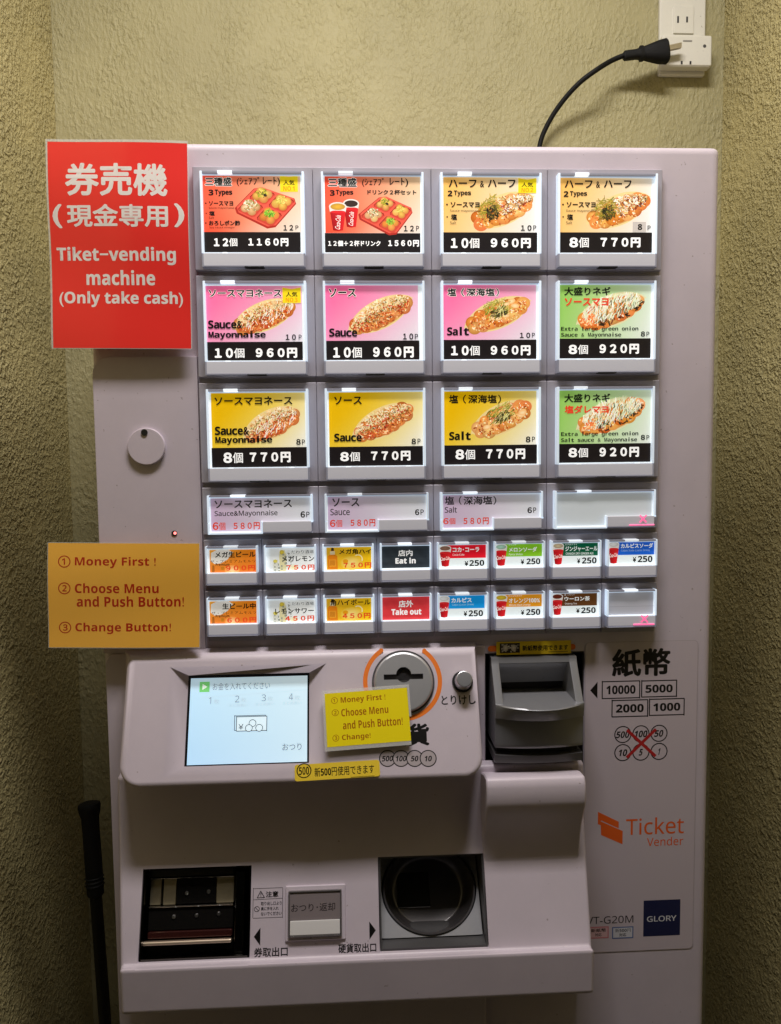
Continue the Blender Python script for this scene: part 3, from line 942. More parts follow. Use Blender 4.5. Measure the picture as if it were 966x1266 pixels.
for c, (ox, dx, dy, w_) in enumerate(((535, 0, 0, '10'), (680, -10, 5, '8'))):
    b, s = card_sheet('big', 0, 2 + c, C6(ox, 205), 0)
    s.grad(88 + dx, 77, 832 + dx * 2, 531, PEACH)
    boat(s, 325 + dx, 455, 790 + dx, 255, 105, 'half', 5 + c)
    price_band(s, 88 + dx, 530, 834 + dx * 2, 693)
    T(s, [('ハーフ', 128 + dx, 110 + dy, 350 + dx, 172 + dy, BK, TITLE), ('&', 378 + dx, 118 + dy, 410 + dx, 170 + dy, BK, THIN), ('ハーフ', 440 + dx, 110 + dy, 660 + dx, 172 + dy, BK, TITLE), ('2', 120 + dx, 196 + dy, 158 + dx, 242 + dy, BK, BOLD), ('~Types', 170 + dx, 196 + dy, 307 + dx, 244 + dy, BK, 0.015),
          ('・ソースマヨ', 108 + dx, 288, 375 + dx, 332, BK, BOLD), ('Sauce mayonnaise', 140 + dx, 347, 382 + dx, 371, BK, 0), ('・', 110 + dx, 400, 122 + dx, 412, BK, BOLD), ('塩', 146 + dx, 383, 195 + dx, 430, BK, BOLD), ('Salt', 140 + dx, 440, 188 + dx, 465, BK, 0)])
    if c == 0:
        badge(s, 682, 98, 826, 216, '人気', 'NO.2')
        T(s, [('１０', 703, 472, 788, 517, BK, BOLD), ('P', 802, 474, 826, 512, BK, THIN), ('１０個', 145, 575, 372, 655, WH, FAT), ('９６０円', 463, 575, 782, 655, WH, FAT)])
    else:
        s.rect(658, 445, 765, 526, (196, 188, 182))
        T(s, [('8', 700, 463, 735, 512, BK, BOLD), ('P', 778, 475, 802, 512, BK, THIN), ('８個', 155, 570, 310, 650, WH, FAT), ('７７０円', 403, 570, 722, 650, WH, FAT)])
    finish(s, b)
# row 2
b, s = card_sheet('big', 1, 0, C6(240, 340), 0)
s.grad(98, 86, 862, 533, PINKG)
boat(s, 325, 425, 800, 235, 100, 'mayo', 11)
price_band(s, 98, 532, 868, 690)
badge(s, 705, 100, 850, 222, '人気', 'NO.3')
T(s, [('ソースマヨネース', 118, 113, 698, 175, BK, TITLE, HALO), ('~Sauce&', 112, 360, 385, 428, BK, 0.02), ('~Mayonnaise', 115, 447, 572, 515, BK, 0.02), ('１０', 730, 472, 812, 518, BK, BOLD), ('P', 834, 475, 857, 514, BK, THIN), ('１０個', 165, 582, 402, 660, WH, FAT), ('９６０円', 492, 580, 822, 660, WH, FAT)])
finish(s, b)
b, s = card_sheet('big', 1, 1, (240, 200, 3.22), 0)
s.grad(520, 492, 893, 713, PINKG)
boat(s, 625, 668, 862, 548, 50, 'sauce', 12)
price_band(s, 522, 712, 898, 793)
T(s, [('ソース', 537, 505, 645, 538, BK, TITLE, HALO), ('~Sauce', 538, 663, 650, 697, BK, 0.02), ('１０', 832, 683, 873, 708, BK, BOLD), ('P', 879, 685, 892, 707, BK, THIN), ('１０個', 554, 738, 668, 780, WH, FAT), ('９６０円', 713, 736, 875, 780, WH, FAT)])
finish(s, b)
b, s = card_sheet('big', 1, 2, C6(535, 340), 0)
s.grad(86, 78, 825, 516, PINKG)
boat(s, 275, 415, 765, 215, 100, 'salt', 13)
price_band(s, 88, 515, 828, 677)
T(s, [('塩', 118, 105, 188, 168, BK, TITLE, HALO), ('（', 228, 105, 255, 170, BK, THIN, HALO), ('深海塩', 268, 105, 495, 168, BK, TITLE, HALO), ('）', 505, 105, 528, 170, BK, THIN, HALO), ('~Salt', 115, 412, 290, 482, BK, 0.02), ('１０', 695, 458, 778, 502, BK, BOLD), ('P', 791, 460, 815, 498, BK, THIN), ('１０個', 147, 562, 375, 640, WH, FAT), ('９６０円', 463, 560, 780, 640, WH, FAT)])
finish(s, b)
for r, oy, dy, red, l2 in ((1, 340, 0, 'ソースマヨ', 'Sauce & Mayonnaise'), (2, 475, -33, '塩ダレマヨ', 'Salt sauce & Mayonnaise')):
    b, s = card_sheet('big', r, 3, C6(680, oy), 0)
    s.grad(72, 74 + dy, 805, 506 + dy, GREENG)
    boat(s, 235, 385 + dy, 745, 190 + dy, 108, 'onion', 20 + r)
    price_band(s, 72, 505 + dy, 803, 663 + dy * 1.25)
    l2x = 568 if r == 1 else 695
    T(s, [('大盛りネギ', 115, 95 + dy * 0.6, 487 - r * 3, 163 + dy * 0.6, BK, TITLE), (red, 118, 182 + dy * 0.45, 468, 247 + dy * 0.45, (224, 66, 40), BOLD), ('~Extra large green onion', 90, 410 + dy, 705, 452 + dy, BK, 0.0), ('~' + l2, 90, 458 + dy, l2x, 500 + dy, BK, 0.0),
          ('８', 724, 448 + dy * 1.4, 758, 490 + dy * 1.4, BK, BOLD), ('P', 769, 451 + dy * 1.4, 792, 488 + dy * 1.4, BK, THIN), ('８個', 148, 555 + dy * 1.45, 303, 630 + dy * 1.45, WH, FAT), ('９２０円', 395, 548 + dy * 1.45, 710, 628 + dy * 1.45, WH, FAT)])
    finish(s, b)
# row 3
b, s = card_sheet('big', 2, 0, (240, 460, 3.22), 0)
s.grad(70, 81, 443, 301, YELG)
boat(s, 205, 258, 415, 158, 50, 'mayo', 31)
price_band(s, 72, 300, 450, 381)
T(s, [('ソースマヨネース', 82, 97, 392, 131, BK, TITLE), ('~Sauce&', 83, 216, 218, 251, BK, 0.02), ('~Mayonnaise', 85, 255, 312, 290, BK, 0.02), ('８', 407, 266, 425, 290, BK, BOLD), ('P', 430, 268, 442, 289, BK, THIN), ('８個', 117, 320, 195, 362, WH, FAT), ('７７０円', 222, 318, 385, 360, WH, FAT)])
finish(s, b)
b, s = card_sheet('big', 2, 1, (240, 460, 3.22), 0)
s.grad(538, 80, 912, 298, YELG)
boat(s, 640, 255, 872, 143, 50, 'sauce', 32)
price_band(s, 540, 296, 912, 374)
T(s, [('ソース', 558, 97, 668, 129, BK, TITLE), ('~Sauce', 558, 244, 668, 277, BK, 0.02), ('８', 866, 264, 884, 288, BK, BOLD), ('P', 890, 265, 902, 286, BK, THIN), ('８個', 582, 318, 660, 355, WH, FAT), ('７７０円', 705, 314, 862, 353, WH, FAT)])
finish(s, b)
b, s = card_sheet('big', 2, 2, (530, 460, 3.22), 0)
s.grad(62, 73, 430, 291, YELG)
boat(s, 180, 242, 405, 132, 50, 'salt', 33)
price_band(s, 64, 290, 432, 367)
T(s, [('塩', 82, 90, 118, 124, BK, TITLE), ('（', 137, 90, 150, 125, BK, THIN), ('深海塩', 158, 90, 272, 124, BK, TITLE), ('）', 276, 90, 289, 125, BK, THIN), ('~Salt', 82, 236, 168, 271, BK, 0.02), ('８', 387, 256, 406, 280, BK, BOLD), ('P', 412, 257, 424, 277, BK, THIN), ('８個', 107, 308, 185, 348, WH, FAT), ('７７０円', 229, 305, 385, 347, WH, FAT)])
finish(s, b)
# row 4
LILAC = lambda u, v: mix((206, 180, 208), (222, 224, 232), u * 1.2)
RED = (226, 70, 48)
for c, crop, it in ((0, (240, 460, 3.22), [('ソースマヨネース', 82, 507, 390, 541), ('Sauce&Mayonnaise', 82, 551, 333, 578, BK, 0.012), ('６', 424, 554, 442, 580, BK, BOLD), ('P', 447, 556, 460, 578, BK, THIN), ('６個', 74, 598, 125, 629, RED, 0.03), ('５８０円', 157, 598, 262, 627, RED, 0.03)]),
                    (1, (240, 460, 3.22), [('ソース', 551, 502, 658, 535), ('Sauce', 543, 544, 620, 570, BK, 0.012), ('６', 880, 546, 897, 570, BK, BOLD), ('P', 902, 547, 915, 568, BK, THIN), ('６個', 541, 588, 590, 617, RED, 0.03), ('５８０円', 623, 586, 722, 615, RED, 0.03)]),
                    (2, (530, 460, 3.22), [('塩', 65, 495, 102, 528), ('（', 121, 494, 132, 528, BK, THIN), ('深海塩', 140, 494, 254, 528), ('）', 258, 494, 270, 528, BK, THIN), ('Salt', 65, 536, 113, 560, BK, 0.012), ('６', 394, 538, 412, 562, BK, BOLD), ('P', 417, 539, 429, 560, BK, THIN), ('６個', 58, 581, 107, 606, RED, 0.03), ('５８０円', 139, 579, 240, 607, RED, 0.03)])):
    b, s = card_sheet('medium', 3, c, crop, 0)
    x0, x1, z0, z1 = PROTO['medium'][3]
    n = 8
    s.raw([(x0 + (x1 - x0) * (i / n * 0.98 + 0.01), z0 + (z1 - z0) * (0.03 + 0.94 * j)) for j in (0, 1) for i in range(n + 1)], [(i, i + 1, i + n + 2, i + n + 1) for i in range(n)], [LILAC(i / n, 0) for j in (0, 1) for i in range(n + 1)])
    T(s, it)
    finish(s, b, m=PRINT_DIM)
b, s = card_sheet('medium', 3, 3, (530, 460, 3.22), 0)
x0, x1, z0, z1 = PROTO['medium'][3]
s.raw([(x0 + 0.001, z0 + 0.001), (x1 - 0.001, z0 + 0.001), (x1 - 0.001, z1 - 0.001), (x0 + 0.001, z1 - 0.001)], [(0, 1, 2, 3)], (206, 213, 218))
finish(s, b, m=PRINT_DIM, label='blank white card without print')
def sold_out(b, crop, x0, y0, x1, y1, lx0, ly0, lx1, ly1):
    s2 = Sheet(vplane(-0.0090), crop)
    s2.line([(x0, y0), (x1, y1)], (x1 - x0) * 0.22, (255, 90, 140))
    s2.line([(x1, y0), (x0, y1)], (x1 - x0) * 0.22, (255, 90, 140))
    o = s2.build('sold_out_mark', PINK, b)
    a, c_ = s2.pl.loc(*s2.px(lx0, ly1)), s2.pl.loc(*s2.px(lx1, ly0))
    bm = bmesh.new()
    ox, oz = s2.pl.o.x, s2.pl.o.z
    box(bm, ox + a[0], ox + c_[0], -0.0089, -0.004, oz + a[1], oz + c_[1], 0.0003, 1)
    mk('lit_pink_edge', bm, PINK, b)
sold_out(b, (530, 460, 3.22), 843, 571, 867, 597, 800, 606, 901, 612)
# rows 5 and 6
def drink(r, c, crop, x0, y0, x1, y1, bandc, bx, by, cupbox, drinkc, items, px):
    b, s = card_sheet('small', r, c, crop, 0)
    s.rect(x0, y0, x1, y1, (232, 242, 244))
    s.rect(bx, y0, x1, by, bandc)
    cup(s, *cupbox, drinkc)
    T(s, items)
    T(s, [('¥', px[0], px[1] + 8, px[2], px[3], BK, 0.03), ('250', px[4], px[1], px[5], px[3], BK, 0.03)])
    finish(s, b)
W2 = (246, 250, 250)
R5, R6 = 4, 5
def beer(r, oy, items):
    b, s = card_sheet('small', r, 0, C6(245, 660), 0)
    s.grad(93, 126 + oy, 467, 307 + oy, lambda u, v: mix(mix((238, 168, 60), (236, 128, 24), u), (224, 120, 40), v))
    s.anchor = (200, 200 + oy)
    s.poly([(100, 215 + oy), (105, 150 + oy), (150, 128 + oy), (240, 126 + oy), (280, 150 + oy), (235, 205 + oy), (180, 235 + oy), (130, 240 + oy)], (226, 222, 214))
    s.disc(270, 290 + oy, 60, 40, (248, 206, 150), (240, 150, 60))
    s.poly([(112, 250 + oy), (128, 250 + oy), (130, 306 + oy), (108, 306 + oy)], (166, 96, 30))
    s.poly([(180, 262 + oy), (206, 262 + oy), (204, 290 + oy), (182, 290 + oy)], (190, 120, 30))
    s.anchor = None
    s.text('Premium', 140, 232 + oy, 250, 256 + oy, BK, 0.02)
    T(s, items)
    finish(s, b)
ORR = (222, 70, 30)
beer(R5, 0, [('メガ生ビール', 135, 140, 458, 188, BK, 0.03), ('ザ・プレミアムモルツ', 97, 206, 460, 231, BK, 0.0), ('９００円', 222, 250, 455, 295, ORR, 0.04)])
beer(R6, 410, [('生ビール中', 193, 552, 460, 600, BK, 0.03), ('ザ・プレミアムモルツ', 107, 616, 465, 642, BK, 0.0), ('６００円', 232, 665, 465, 710, ORR, 0.04)])
def lemon(r, oy, items):
    b, s = card_sheet('small', r, 1, C6(245, 660), 0)
    s.grad(570, 115 + oy, 932, 302 + oy, lambda u, v: mix((222, 226, 226), (240, 242, 240), u))
    s.anchor = (650, 210 + oy)
    rnd = random.Random(77)
    s.poly([(655, 130 + oy), (690, 130 + oy), (705, 175 + oy), (700, 300 + oy), (650, 300 + oy), (645, 175 + oy)], (214, 206, 160))
    s.disc(668, 148 + oy, 18, 18, (226, 200, 70), (190, 170, 60))
    s.poly([(595, 205 + oy), (640, 205 + oy), (636, 300 + oy), (598, 300 + oy)], (208, 208, 196))
    s.disc(615, 218 + oy, 16, 14, (226, 206, 90), (190, 180, 80))
    for x, y0 in ((672, 160), (688, 175), (720, 150), (735, 190), (606, 230), (636, 236), (700, 200), (660, 250)):
        for k in range(3):
            s.rect(x, y0 + oy + k * 26, x + rnd.uniform(8, 16), y0 + oy + k * 26 + rnd.uniform(10, 20), (150, 152, 140))
    s.disc(760, 270 + oy, 40, 26, (240, 226, 160), (232, 232, 220))
    s.anchor = None
    T(s, items)
    finish(s, b)
lemon(R5, 0, [('こだわり酒場', 708, 129, 922, 158, BK, 0.0), ('メガレモン', 667, 174, 925, 220, BK, 0.025), ('７５０円', 704, 246, 928, 288, ORR, 0.04)])
lemon(R6, 415, [('こだわり酒場', 714, 541, 922, 570, BK, 0.0), ('レモンサワー', 614, 592, 922, 636, BK, 0.025), ('４５０円', 694, 652, 926, 695, ORR, 0.04)])
def high(r, oy, items):
    b, s = card_sheet('small', r, 2, C6(390, 660), 0)
    s.grad(90, 106 + oy, 446, 284 + oy, lambda u, v: mix((222, 170, 40), (236, 190, 20), u))
    s.anchor = (140, 200 + oy)
    s.poly([(128, 112 + oy), (148, 112 + oy), (152, 160 + oy), (175, 178 + oy), (178, 282 + oy), (98, 282 + oy), (98, 178 + oy), (124, 160 + oy)], (214, 122, 20))
    s.poly([(128, 112 + oy), (148, 112 + oy), (150, 136 + oy), (126, 136 + oy)], (60, 50, 30))
    s.rect(118, 138 + oy, 156, 166 + oy, (216, 200, 160))
    s.rect(110, 205 + oy, 166, 262 + oy, (226, 150, 40))
    for k in range(5):
        s.line([(120 + k * 9, 212 + oy), (116 + k * 9, 252 + oy)], 4, (166, 90, 16))
    s.disc(290, 235 + oy, 90, 56, (240, 214, 130), (228, 186, 50))
    s.disc(240, 220 + oy, 22, 16, (220, 150, 20))
    s.ring(340, 205 + oy, 34, 8, (236, 226, 180), -2.2, 0.4)
    s.anchor = None
    T(s, items)
    finish(s, b)
high(R5, 0, [('メガ角ハイ', 190, 119, 445, 162, BK, 0.03), ('７５０円', 224, 228, 447, 272, ORR, 0.04)])
high(R6, 408, [('角ハイボール', 120, 521, 440, 570, BK, 0.025), ('４５０円', 217, 631, 440, 675, ORR, 0.04)])
for r, col, col2, t1, b1, t2, b2, yy in ((R5, (52, 60, 66), (40, 46, 52), '店内', (660, 128, 775, 178), 'Eat in', (638, 190, 800, 237), (88, 271)), (R6, (218, 62, 66), (206, 52, 58), '店外', (663, 530, 780, 585), 'Take out', (606, 595, 845, 645), (500, 686))):
    b, s = card_sheet('small', r, 3, C6(390, 660), 0)
    s.grad(530, yy[0], 910, yy[1], lambda u, v: mix(col, col2, (math.sin(u * 37 + v * 11) + math.sin(v * 41)) * 0.25 + 0.5))
    T(s, [(t1, *b1, WH, 0.03), (t2, *b2, WH, 0.04)])
    finish(s, b, m=PRINT_LIT)
PS = 7
drink(R5, 4, C6(535, 660), 50, 88, 425, 268, (228, 24, 44), 110, 193, (52, 92, 150, 262), (150, 110, 90), [('コカ･コーラ', 160, 106, 372, 145, W2, 0.035), ('Coca-Cola', 160, 157, 252, 174, W2, 0.0)], (255, 208, 285, 256, 293, 412))
drink(R5, 5, C6(535, 660), 495, 75, 872, 264, (132, 196, 40), 555, 180, (497, 80, 595, 256), (176, 220, 196), [('ファンタ', 605, 80, 665, 94, W2, 0.0), ('メロンソーダ', 608, 105, 832, 144, W2, 0.035), ('Fanta Melon', 608, 154, 718, 171, W2, 0.0)], (703, 195, 730, 243, 748, 858))
drink(R6, 4, C6(535, 660), 45, 482, 415, 672, (20, 150, 224), 100, 594, (46, 492, 138, 668), (236, 238, 236), [('カルピス', 150, 509, 312, 547, W2, 0.035), ('Calpis (Lactic Drink)', 155, 555, 328, 575, (180, 220, 244), 0.0)], (248, 608, 275, 657, 287, 402))
drink(R6, 5, C6(535, 660), 497, 475, 870, 664, (226, 150, 30), 560, 580, (499, 484, 597, 660), (224, 192, 50), [('ミニッツメイド', 605, 487, 712, 502, W2, 0.0), ('オレンジ100%', 608, 511, 855, 549, W2, 0.035), ('Minute Maid Orange', 610, 558, 780, 576, W2, 0.0)], (705, 598, 730, 647, 745, 858))
drink(R5, 6, C6(675, 660), 50, 65, 415, 252, (0, 92, 62), 110, 174, (53, 72, 146, 246), (216, 196, 160), [('カナダドライ', 155, 78, 250, 92, W2, 0.0), ('ジンジャーエール', 156, 98, 412, 139, W2, 0.035), ('CANADA DRY GINGER ALE', 160, 147, 380, 165, W2, 0.01)], (250, 187, 275, 237, 288, 405))
drink(R5, 7, C6(675, 660), 498, 55, 865, 242, (24, 96, 206), 560, 167, (495, 60, 586, 238), (232, 234, 232), [('カルピスソーダ', 598, 75, 855, 114, W2, 0.035), ('Calpis Soda (Lactic Drink)', 600, 123, 828, 143, (170, 200, 240), 0.0)], (693, 175, 720, 226, 733, 850))
drink(R6, 6, C6(675, 660), 45, 465, 408, 652, (96, 58, 26), 105, 573, (46, 476, 138, 648), (110, 40, 22), [('煌（ファン）', 148, 478, 228, 492, W2, 0.0), ('ウーロン茶', 148, 498, 352, 535, W2, 0.035), ('Oolong Tea', 153, 548, 247, 566, W2, 0.0)], (243, 585, 270, 632, 282, 398))
b, s = card_sheet('small', R6, 7, C6(675, 660), 0)
x0, x1, z0, z1 = PROTO['small'][3]
s.raw([(x0 + 0.0007, z0 + 0.0007), (x1 - 0.0007, z0 + 0.0007), (x1 - 0.0007, z1 - 0.0007), (x0 + 0.0007, z1 - 0.0007)], [(0, 1, 2, 3)], (176, 176, 184))
s.rect(490, 576, 860, 579, (150, 150, 160))
finish(s, b, m=PRINT_DIM, label='blank grey card without print')
sold_out(b, C6(675, 660), 762, 652, 812, 703, 700, 716, 868, 730)
# ------------------------------------------------------------------ control panel: a wedge with a sloping face
def zt(px, py, y): return P(px, py, y)[1]
yT, yB = YC - 0.014, YC - 0.052
zT, zB = zt(375, 807, yT), zt(375, 956, yB)
FACE = Plane((P(375, 880, (yT + yB) / 2)[0], (yT + yB) / 2, (zT + zB) / 2), (1, 0, 0), (0, yT - yB, zT - zB))
fTL, fTR, fBR, fBL = [FACE.loc(*p) for p in ((163, 815), (588, 801), (598, 943), (149, 963))]
ft, fb = (fTL[1] + fTR[1]) / 2, (FACE.loc(210, 976)[1] + FACE.loc(480, 963.5)[1]) / 2
fl, fr = (fTL[0] + fBL[0]) / 2, (fTR[0] + fBR[0]) / 2
front = rrect(fl, fb, fr, ft, 0.017, n=8, corners=(1, 1, 0, 0))
def trap(a, b):
    u = (b - fBL[1]) / (fTL[1] - fBL[1])
    L = fBL[0] - 0.0012 + (fTL[0] - fBL[0]) * u
    R = fBR[0] + (fTR[0] - fBR[0]) * u
    return L + (a - fl) / (fr - fl) * (R - L), b
front = [trap(a, b) for a, b in front]
F3 = [FACE.o + FACE.u * a + FACE.v * b for a, b in front]
# footprint on the mounting plate: a little wider at the left, lower edge tucked back
cx0, cz0 = sum(p.x for p in F3) / len(F3), sum(p.z for p in F3) / len(F3)
lft = P(141, 815, YC)[0]
def foot(p):
    x = p.x - (0.0095 if p.x < cx0 else -0.002)
    return Vector((x, YC - 0.002, p.z + (0.004 if p.z > cz0 else -0.004)))
bm = bmesh.new()
tb = bmesh.new()
A = [tb.verts.new(p) for p in F3]
B = [tb.verts.new(foot(p)) for p in F3]
tb.faces.new(A)
tb.faces.new(B[::-1])
for i in range(len(A)):
    j = (i + 1) % len(A)
    tb.faces.new((A[i], B[i], B[j], A[j]))
bmesh.ops.recalc_face_normals(tb, faces=tb.faces)
es = [e for e in tb.edges if all(v in A for v in e.verts)]
bmesh.ops.bevel(tb, geom=es, offset=0.0055, segments=4, profile=0.55, affect='EDGES')
merge(bm, tb)
cp = mk('control_panel', bm, BODY, VM)
# screen well
sc_ = [FACE.loc(*p, h=-0.014) for p in ((236, 838), (383, 833), (379, 940), (228, 948))]
si = ((sc_[0][0] + sc_[3][0]) / 2 - 0.001, (sc_[2][1] + sc_[3][1]) / 2 - 0.001, (sc_[1][0] + sc_[2][0]) / 2 + 0.001, (sc_[0][1] + sc_[1][1]) / 2 + 0.0015)
so_ = [FACE.loc(*p) for p in ((213, 826), (407, 819), (400, 955), (200, 961))]
so = ((so_[0][0] + so_[3][0]) / 2, (so_[2][1] + so_[3][1]) / 2, (so_[1][0] + so_[2][0]) / 2, (so_[0][1] + so_[1][1]) / 2)
def fp(a, b, h=0.0): return FACE.o + FACE.u * a + FACE.v * b + FACE.n * h
def ringq(q, h): return [fp(q[0], q[1], h), fp(q[2], q[1], h), fp(q[2], q[3], h), fp(q[0], q[3], h)]
k = 0.02 / 0.011
sup = tuple(a + (a - b_) * 0.7 for a, b_ in zip(so, si))
bm = bmesh.new(); loft(bm, [ringq(sup, 0.0098), ringq(si, -0.014)])
# dial seat hole
cut(cp, [bm])
cp.data.materials.clear(); cp.data.materials.append(BODY)
s = Sheet(FACE, (0, 0, 1))
a0, b0_, a1, b1_ = si
def sraw(u0, v0, u1, v1, col):
    s.raw([(a0 + (a1 - a0) * u0, b0_ + (b1_ - b0_) * v0), (a0 + (a1 - a0) * u1, b0_ + (b1_ - b0_) * v0), (a0 + (a1 - a0) * u1, b0_ + (b1_ - b0_) * v1), (a0 + (a1 - a0) * u0, b0_ + (b1_ - b0_) * v1)], [(0, 1, 2, 3)], col)
sraw(0.0002, 0.0002, 0.9998, 0.9998, (14, 14, 16))
n = 12
P_, C_ = [], []
for j in range(n + 1):
    for i in range(n + 1):
        u, v = i / n, j / n
        P_.append((a0 + (a1 - a0) * (0.02 + 0.965 * u), b0_ + (b1_ - b0_) * (0.012 + 0.955 * v)))
        C_.append(mix(mix((176, 214, 244), (190, 226, 248), v), (216, 234, 240), u * 0.55 + (0.3 if v > 0.85 else 0)))
s.raw(P_, [(j * (n + 1) + i, j * (n + 1) + i + 1, (j + 1) * (n + 1) + i + 1, (j + 1) * (n + 1) + i) for j in range(n) for i in range(n)], C_)
s.crop = (130, 790, 3.22)
s.rect(364, 166, 405, 208, (120, 206, 120))
s.poly([(376, 175), (396, 187), (376, 199)], (236, 250, 238))
GT, GL = (140, 160, 174), (178, 196, 208)
s.text('お金を入れてください', 418, 168, 650, 198, (120, 130, 140), 0.0)
s.line([(372, 226), (800, 204)], 1.2, (190, 206, 216))
for i, (x, y) in enumerate(((398, 228), (508, 222), (616, 217), (726, 213))):
    s.text(str(i + 1), x, y, x + 18, y + 28, GT, 0.01)
    s.text('枚', x + 24, y + 8, x + 46, y + 28, GL, 0.0)
    if i: s.text('まとめ買い', x - 24, y + 34, x + 52, y + 46, GL, 0.0)
s.outline(506, 303, 632, 362, 2.6, (70, 78, 88))
s.rect(514, 308, 637, 366, (214, 236, 248))
s.outline(514, 307, 637, 365, 2.8, (60, 68, 78))
s.text('¥', 522, 338, 542, 360, (60, 68, 78), 0.0)
for x, y in ((579, 334), (564, 354), (606, 353)):
    s.disc(x, y, 14, 14, (214, 236, 248))
    s.ring(x, y, 14, 2.6, (60, 68, 78))
s.text('おつり', 700, 416, 778, 444, (110, 124, 136), 0.008)
s.build('display_screen', PRINT_SCR, cp, lift=-0.0137)
# printing on the sloping face
s = Sheet(FACE, (380, 780, 4.025))
s.ring(475, 250, 186, 22, (236, 124, 40), -0.95, 4.12 - 0.02, n=60)
for t in (-0.95, 4.10):
    s.disc(475 + 186 * math.cos(t), 250 + 186 * math.sin(t), 11, 11, (236, 124, 40))
s.text('とりけし', 668, 320, 838, 368, BK, 0.02)
s.text('硬貨', 382, 462, 608, 574, BK, 0.035)
for x, t in ((400, '500'), (467, '100'), (535, '50'), (602, '10')):
    s.disc(x, 635, 42, 42, (176, 166, 170))
    s.ring(x, 635, 40, 5, BK)
    w2 = 27 if len(t) == 3 else 18
    s.text(t, x - w2, 622, x + w2, 650, BK, 0.03, shear=0.2)
s.build('face_lettering', PRINT, cp, lift=0.00005)
# coin dial
da, db = FACE.loc(499, 843, h=0.003)
R_ = 0.0272
DM = FACE.M @ Matrix.Translation((da, db, 0))
bm = bmesh.new(); cyl(bm, (0, 0, 0.0002), (0, 0, 1), R_, R_, 0.0052, n=72, bev=0.0022)
dial = mk('coin_slot_dial', bm, SATIN, cp, DM)
bm = bmesh.new()
box(bm, -0.0180, 0.0182, 0.0020, 0.0068, 0.0008, 0.02)
bm2 = bmesh.new(); cyl(bm2, (0.0004, 0.0062, 0.0008), (0, 0, 1), 0.0070, 0.0070, 0.02, n=40)
cut(dial, [bm, bm2])
dial.data.materials.clear(); dial.data.materials.append(SATIN)
bm = bmesh.new()
box(bm, -0.0180, 0.0182, 0.0015, 0.0073, 0.0006, 0.0013)
cyl(bm, (0.0004, 0.0062, 0.0006), (0, 0, 1), 0.0070, 0.0070, 0.0007, n=40)
mk('coin_slot', bm, DARK, dial, DM)
bm = bmesh.new()
s_ = []
loft(bm, [[(r * math.cos(2 * PI * k / 72), r * math.sin(2 * PI * k / 72), z) for k in range(72)] for r, z in ((R_ + 0.0003, 0.0001), (R_ + 0.0016, 0.0001), (R_ + 0.0016, 0.0014), (R_ + 0.0003, 0.0014))], cap0=False, cap1=False)
mk('dial_seat', bm, GREYD, dial, DM)
# return knob
ka, kb = FACE.loc(572, 843)
KM = FACE.M @ Matrix.Translation((ka, kb, 0))
bm = bmesh.new(); cyl(bm, (0, 0, 0.0001), (0, 0, 1), 0.0098, 0.0094, 0.0022, n=40, mi=1)
KX = Vector((0, 0, 0.002))
cyl(bm, KX, (0.0, 0.12, 1), 0.0080, 0.0074, 0.0125, n=40, bev=0.001, mi=0)
mk('return_knob', bm, [STEEL, BLACK], cp, KM)
# yellow sticker across the lower edge of the panel
s = Sheet(Plane(fp(*FACE.loc(418, 952.5), 0.0004), FACE.u * math.cos(0.030) + FACE.v * math.sin(0.030), FACE.v * math.cos(0.030) - FACE.u * math.sin(0.030)), (0, 0, 1))
def rr_px(s, x0, y0, x1, y1, r, col):
    p = rrect(x0, y0, x1, y1, r)
    s.poly(p, col)
rr_px(s, 364.5, 942.5, 470, 963, 3.2, (236, 204, 60))
s.ring(376, 953, 8.6, 1.3, BK)
s.text('500', 369.8, 948.2, 382.2, 958.2, BK, 0.02)
s.text('新500円使用できます', 389, 947, 463, 958.5, BK, 0.03)
s.line([(434, 960.2), (463, 960.2)], 0.7, BK)
s.build('new_coin_sticker', PRINT_LAM, cp)
# ------------------------------------------------------------------ lower housing with the two outlets
def zl(py, y): return P(440, py, y)[1]
yR, yG, yH = YC - 0.015, YC - 0.055, YC - 0.064
prof = [(YC - 0.003, zl(950, yR)), (yR, zl(952, yR)), (yR, zl(1006, yR)), (YC - 0.0245, zl(1050, YC - 0.0245)), (yG, zl(1183, yG)), (yH, zl(1187, yH)), (yH, zl(1242, yH)), (YC - 0.003, zl(1246, YC - 0.03))]
hx0, hx1 = P(148, 1205, yH)[0], P(735, 1180, yH)[0]
print('housing sides', hx0, P(147, 1020, yR)[0], hx1, P(724.5, 1030, yR)[0])
bm = bmesh.new()
hxr = (P(146.5, 1010, yR)[0], P(724.5, 1030, YC - 0.022)[0])
def side_x(a, y):                               # the ends lean: wider at the back on the left, wider at the lip on the right
    t = max(0.0, min(1.0, (yR - y) / (yR - yH)))
    return hxr[0] + (hx0 - hxr[0]) * t if a == 0 else hxr[1] + (hx1 - hxr[1]) * t
prism(bm, prof, lambda p, a: (side_x(a, p[0]), p[0], p[1]), 0, 1, bev=0.0036, seg=4)
hs = mk('lower_housing', bm, BODY, VM)
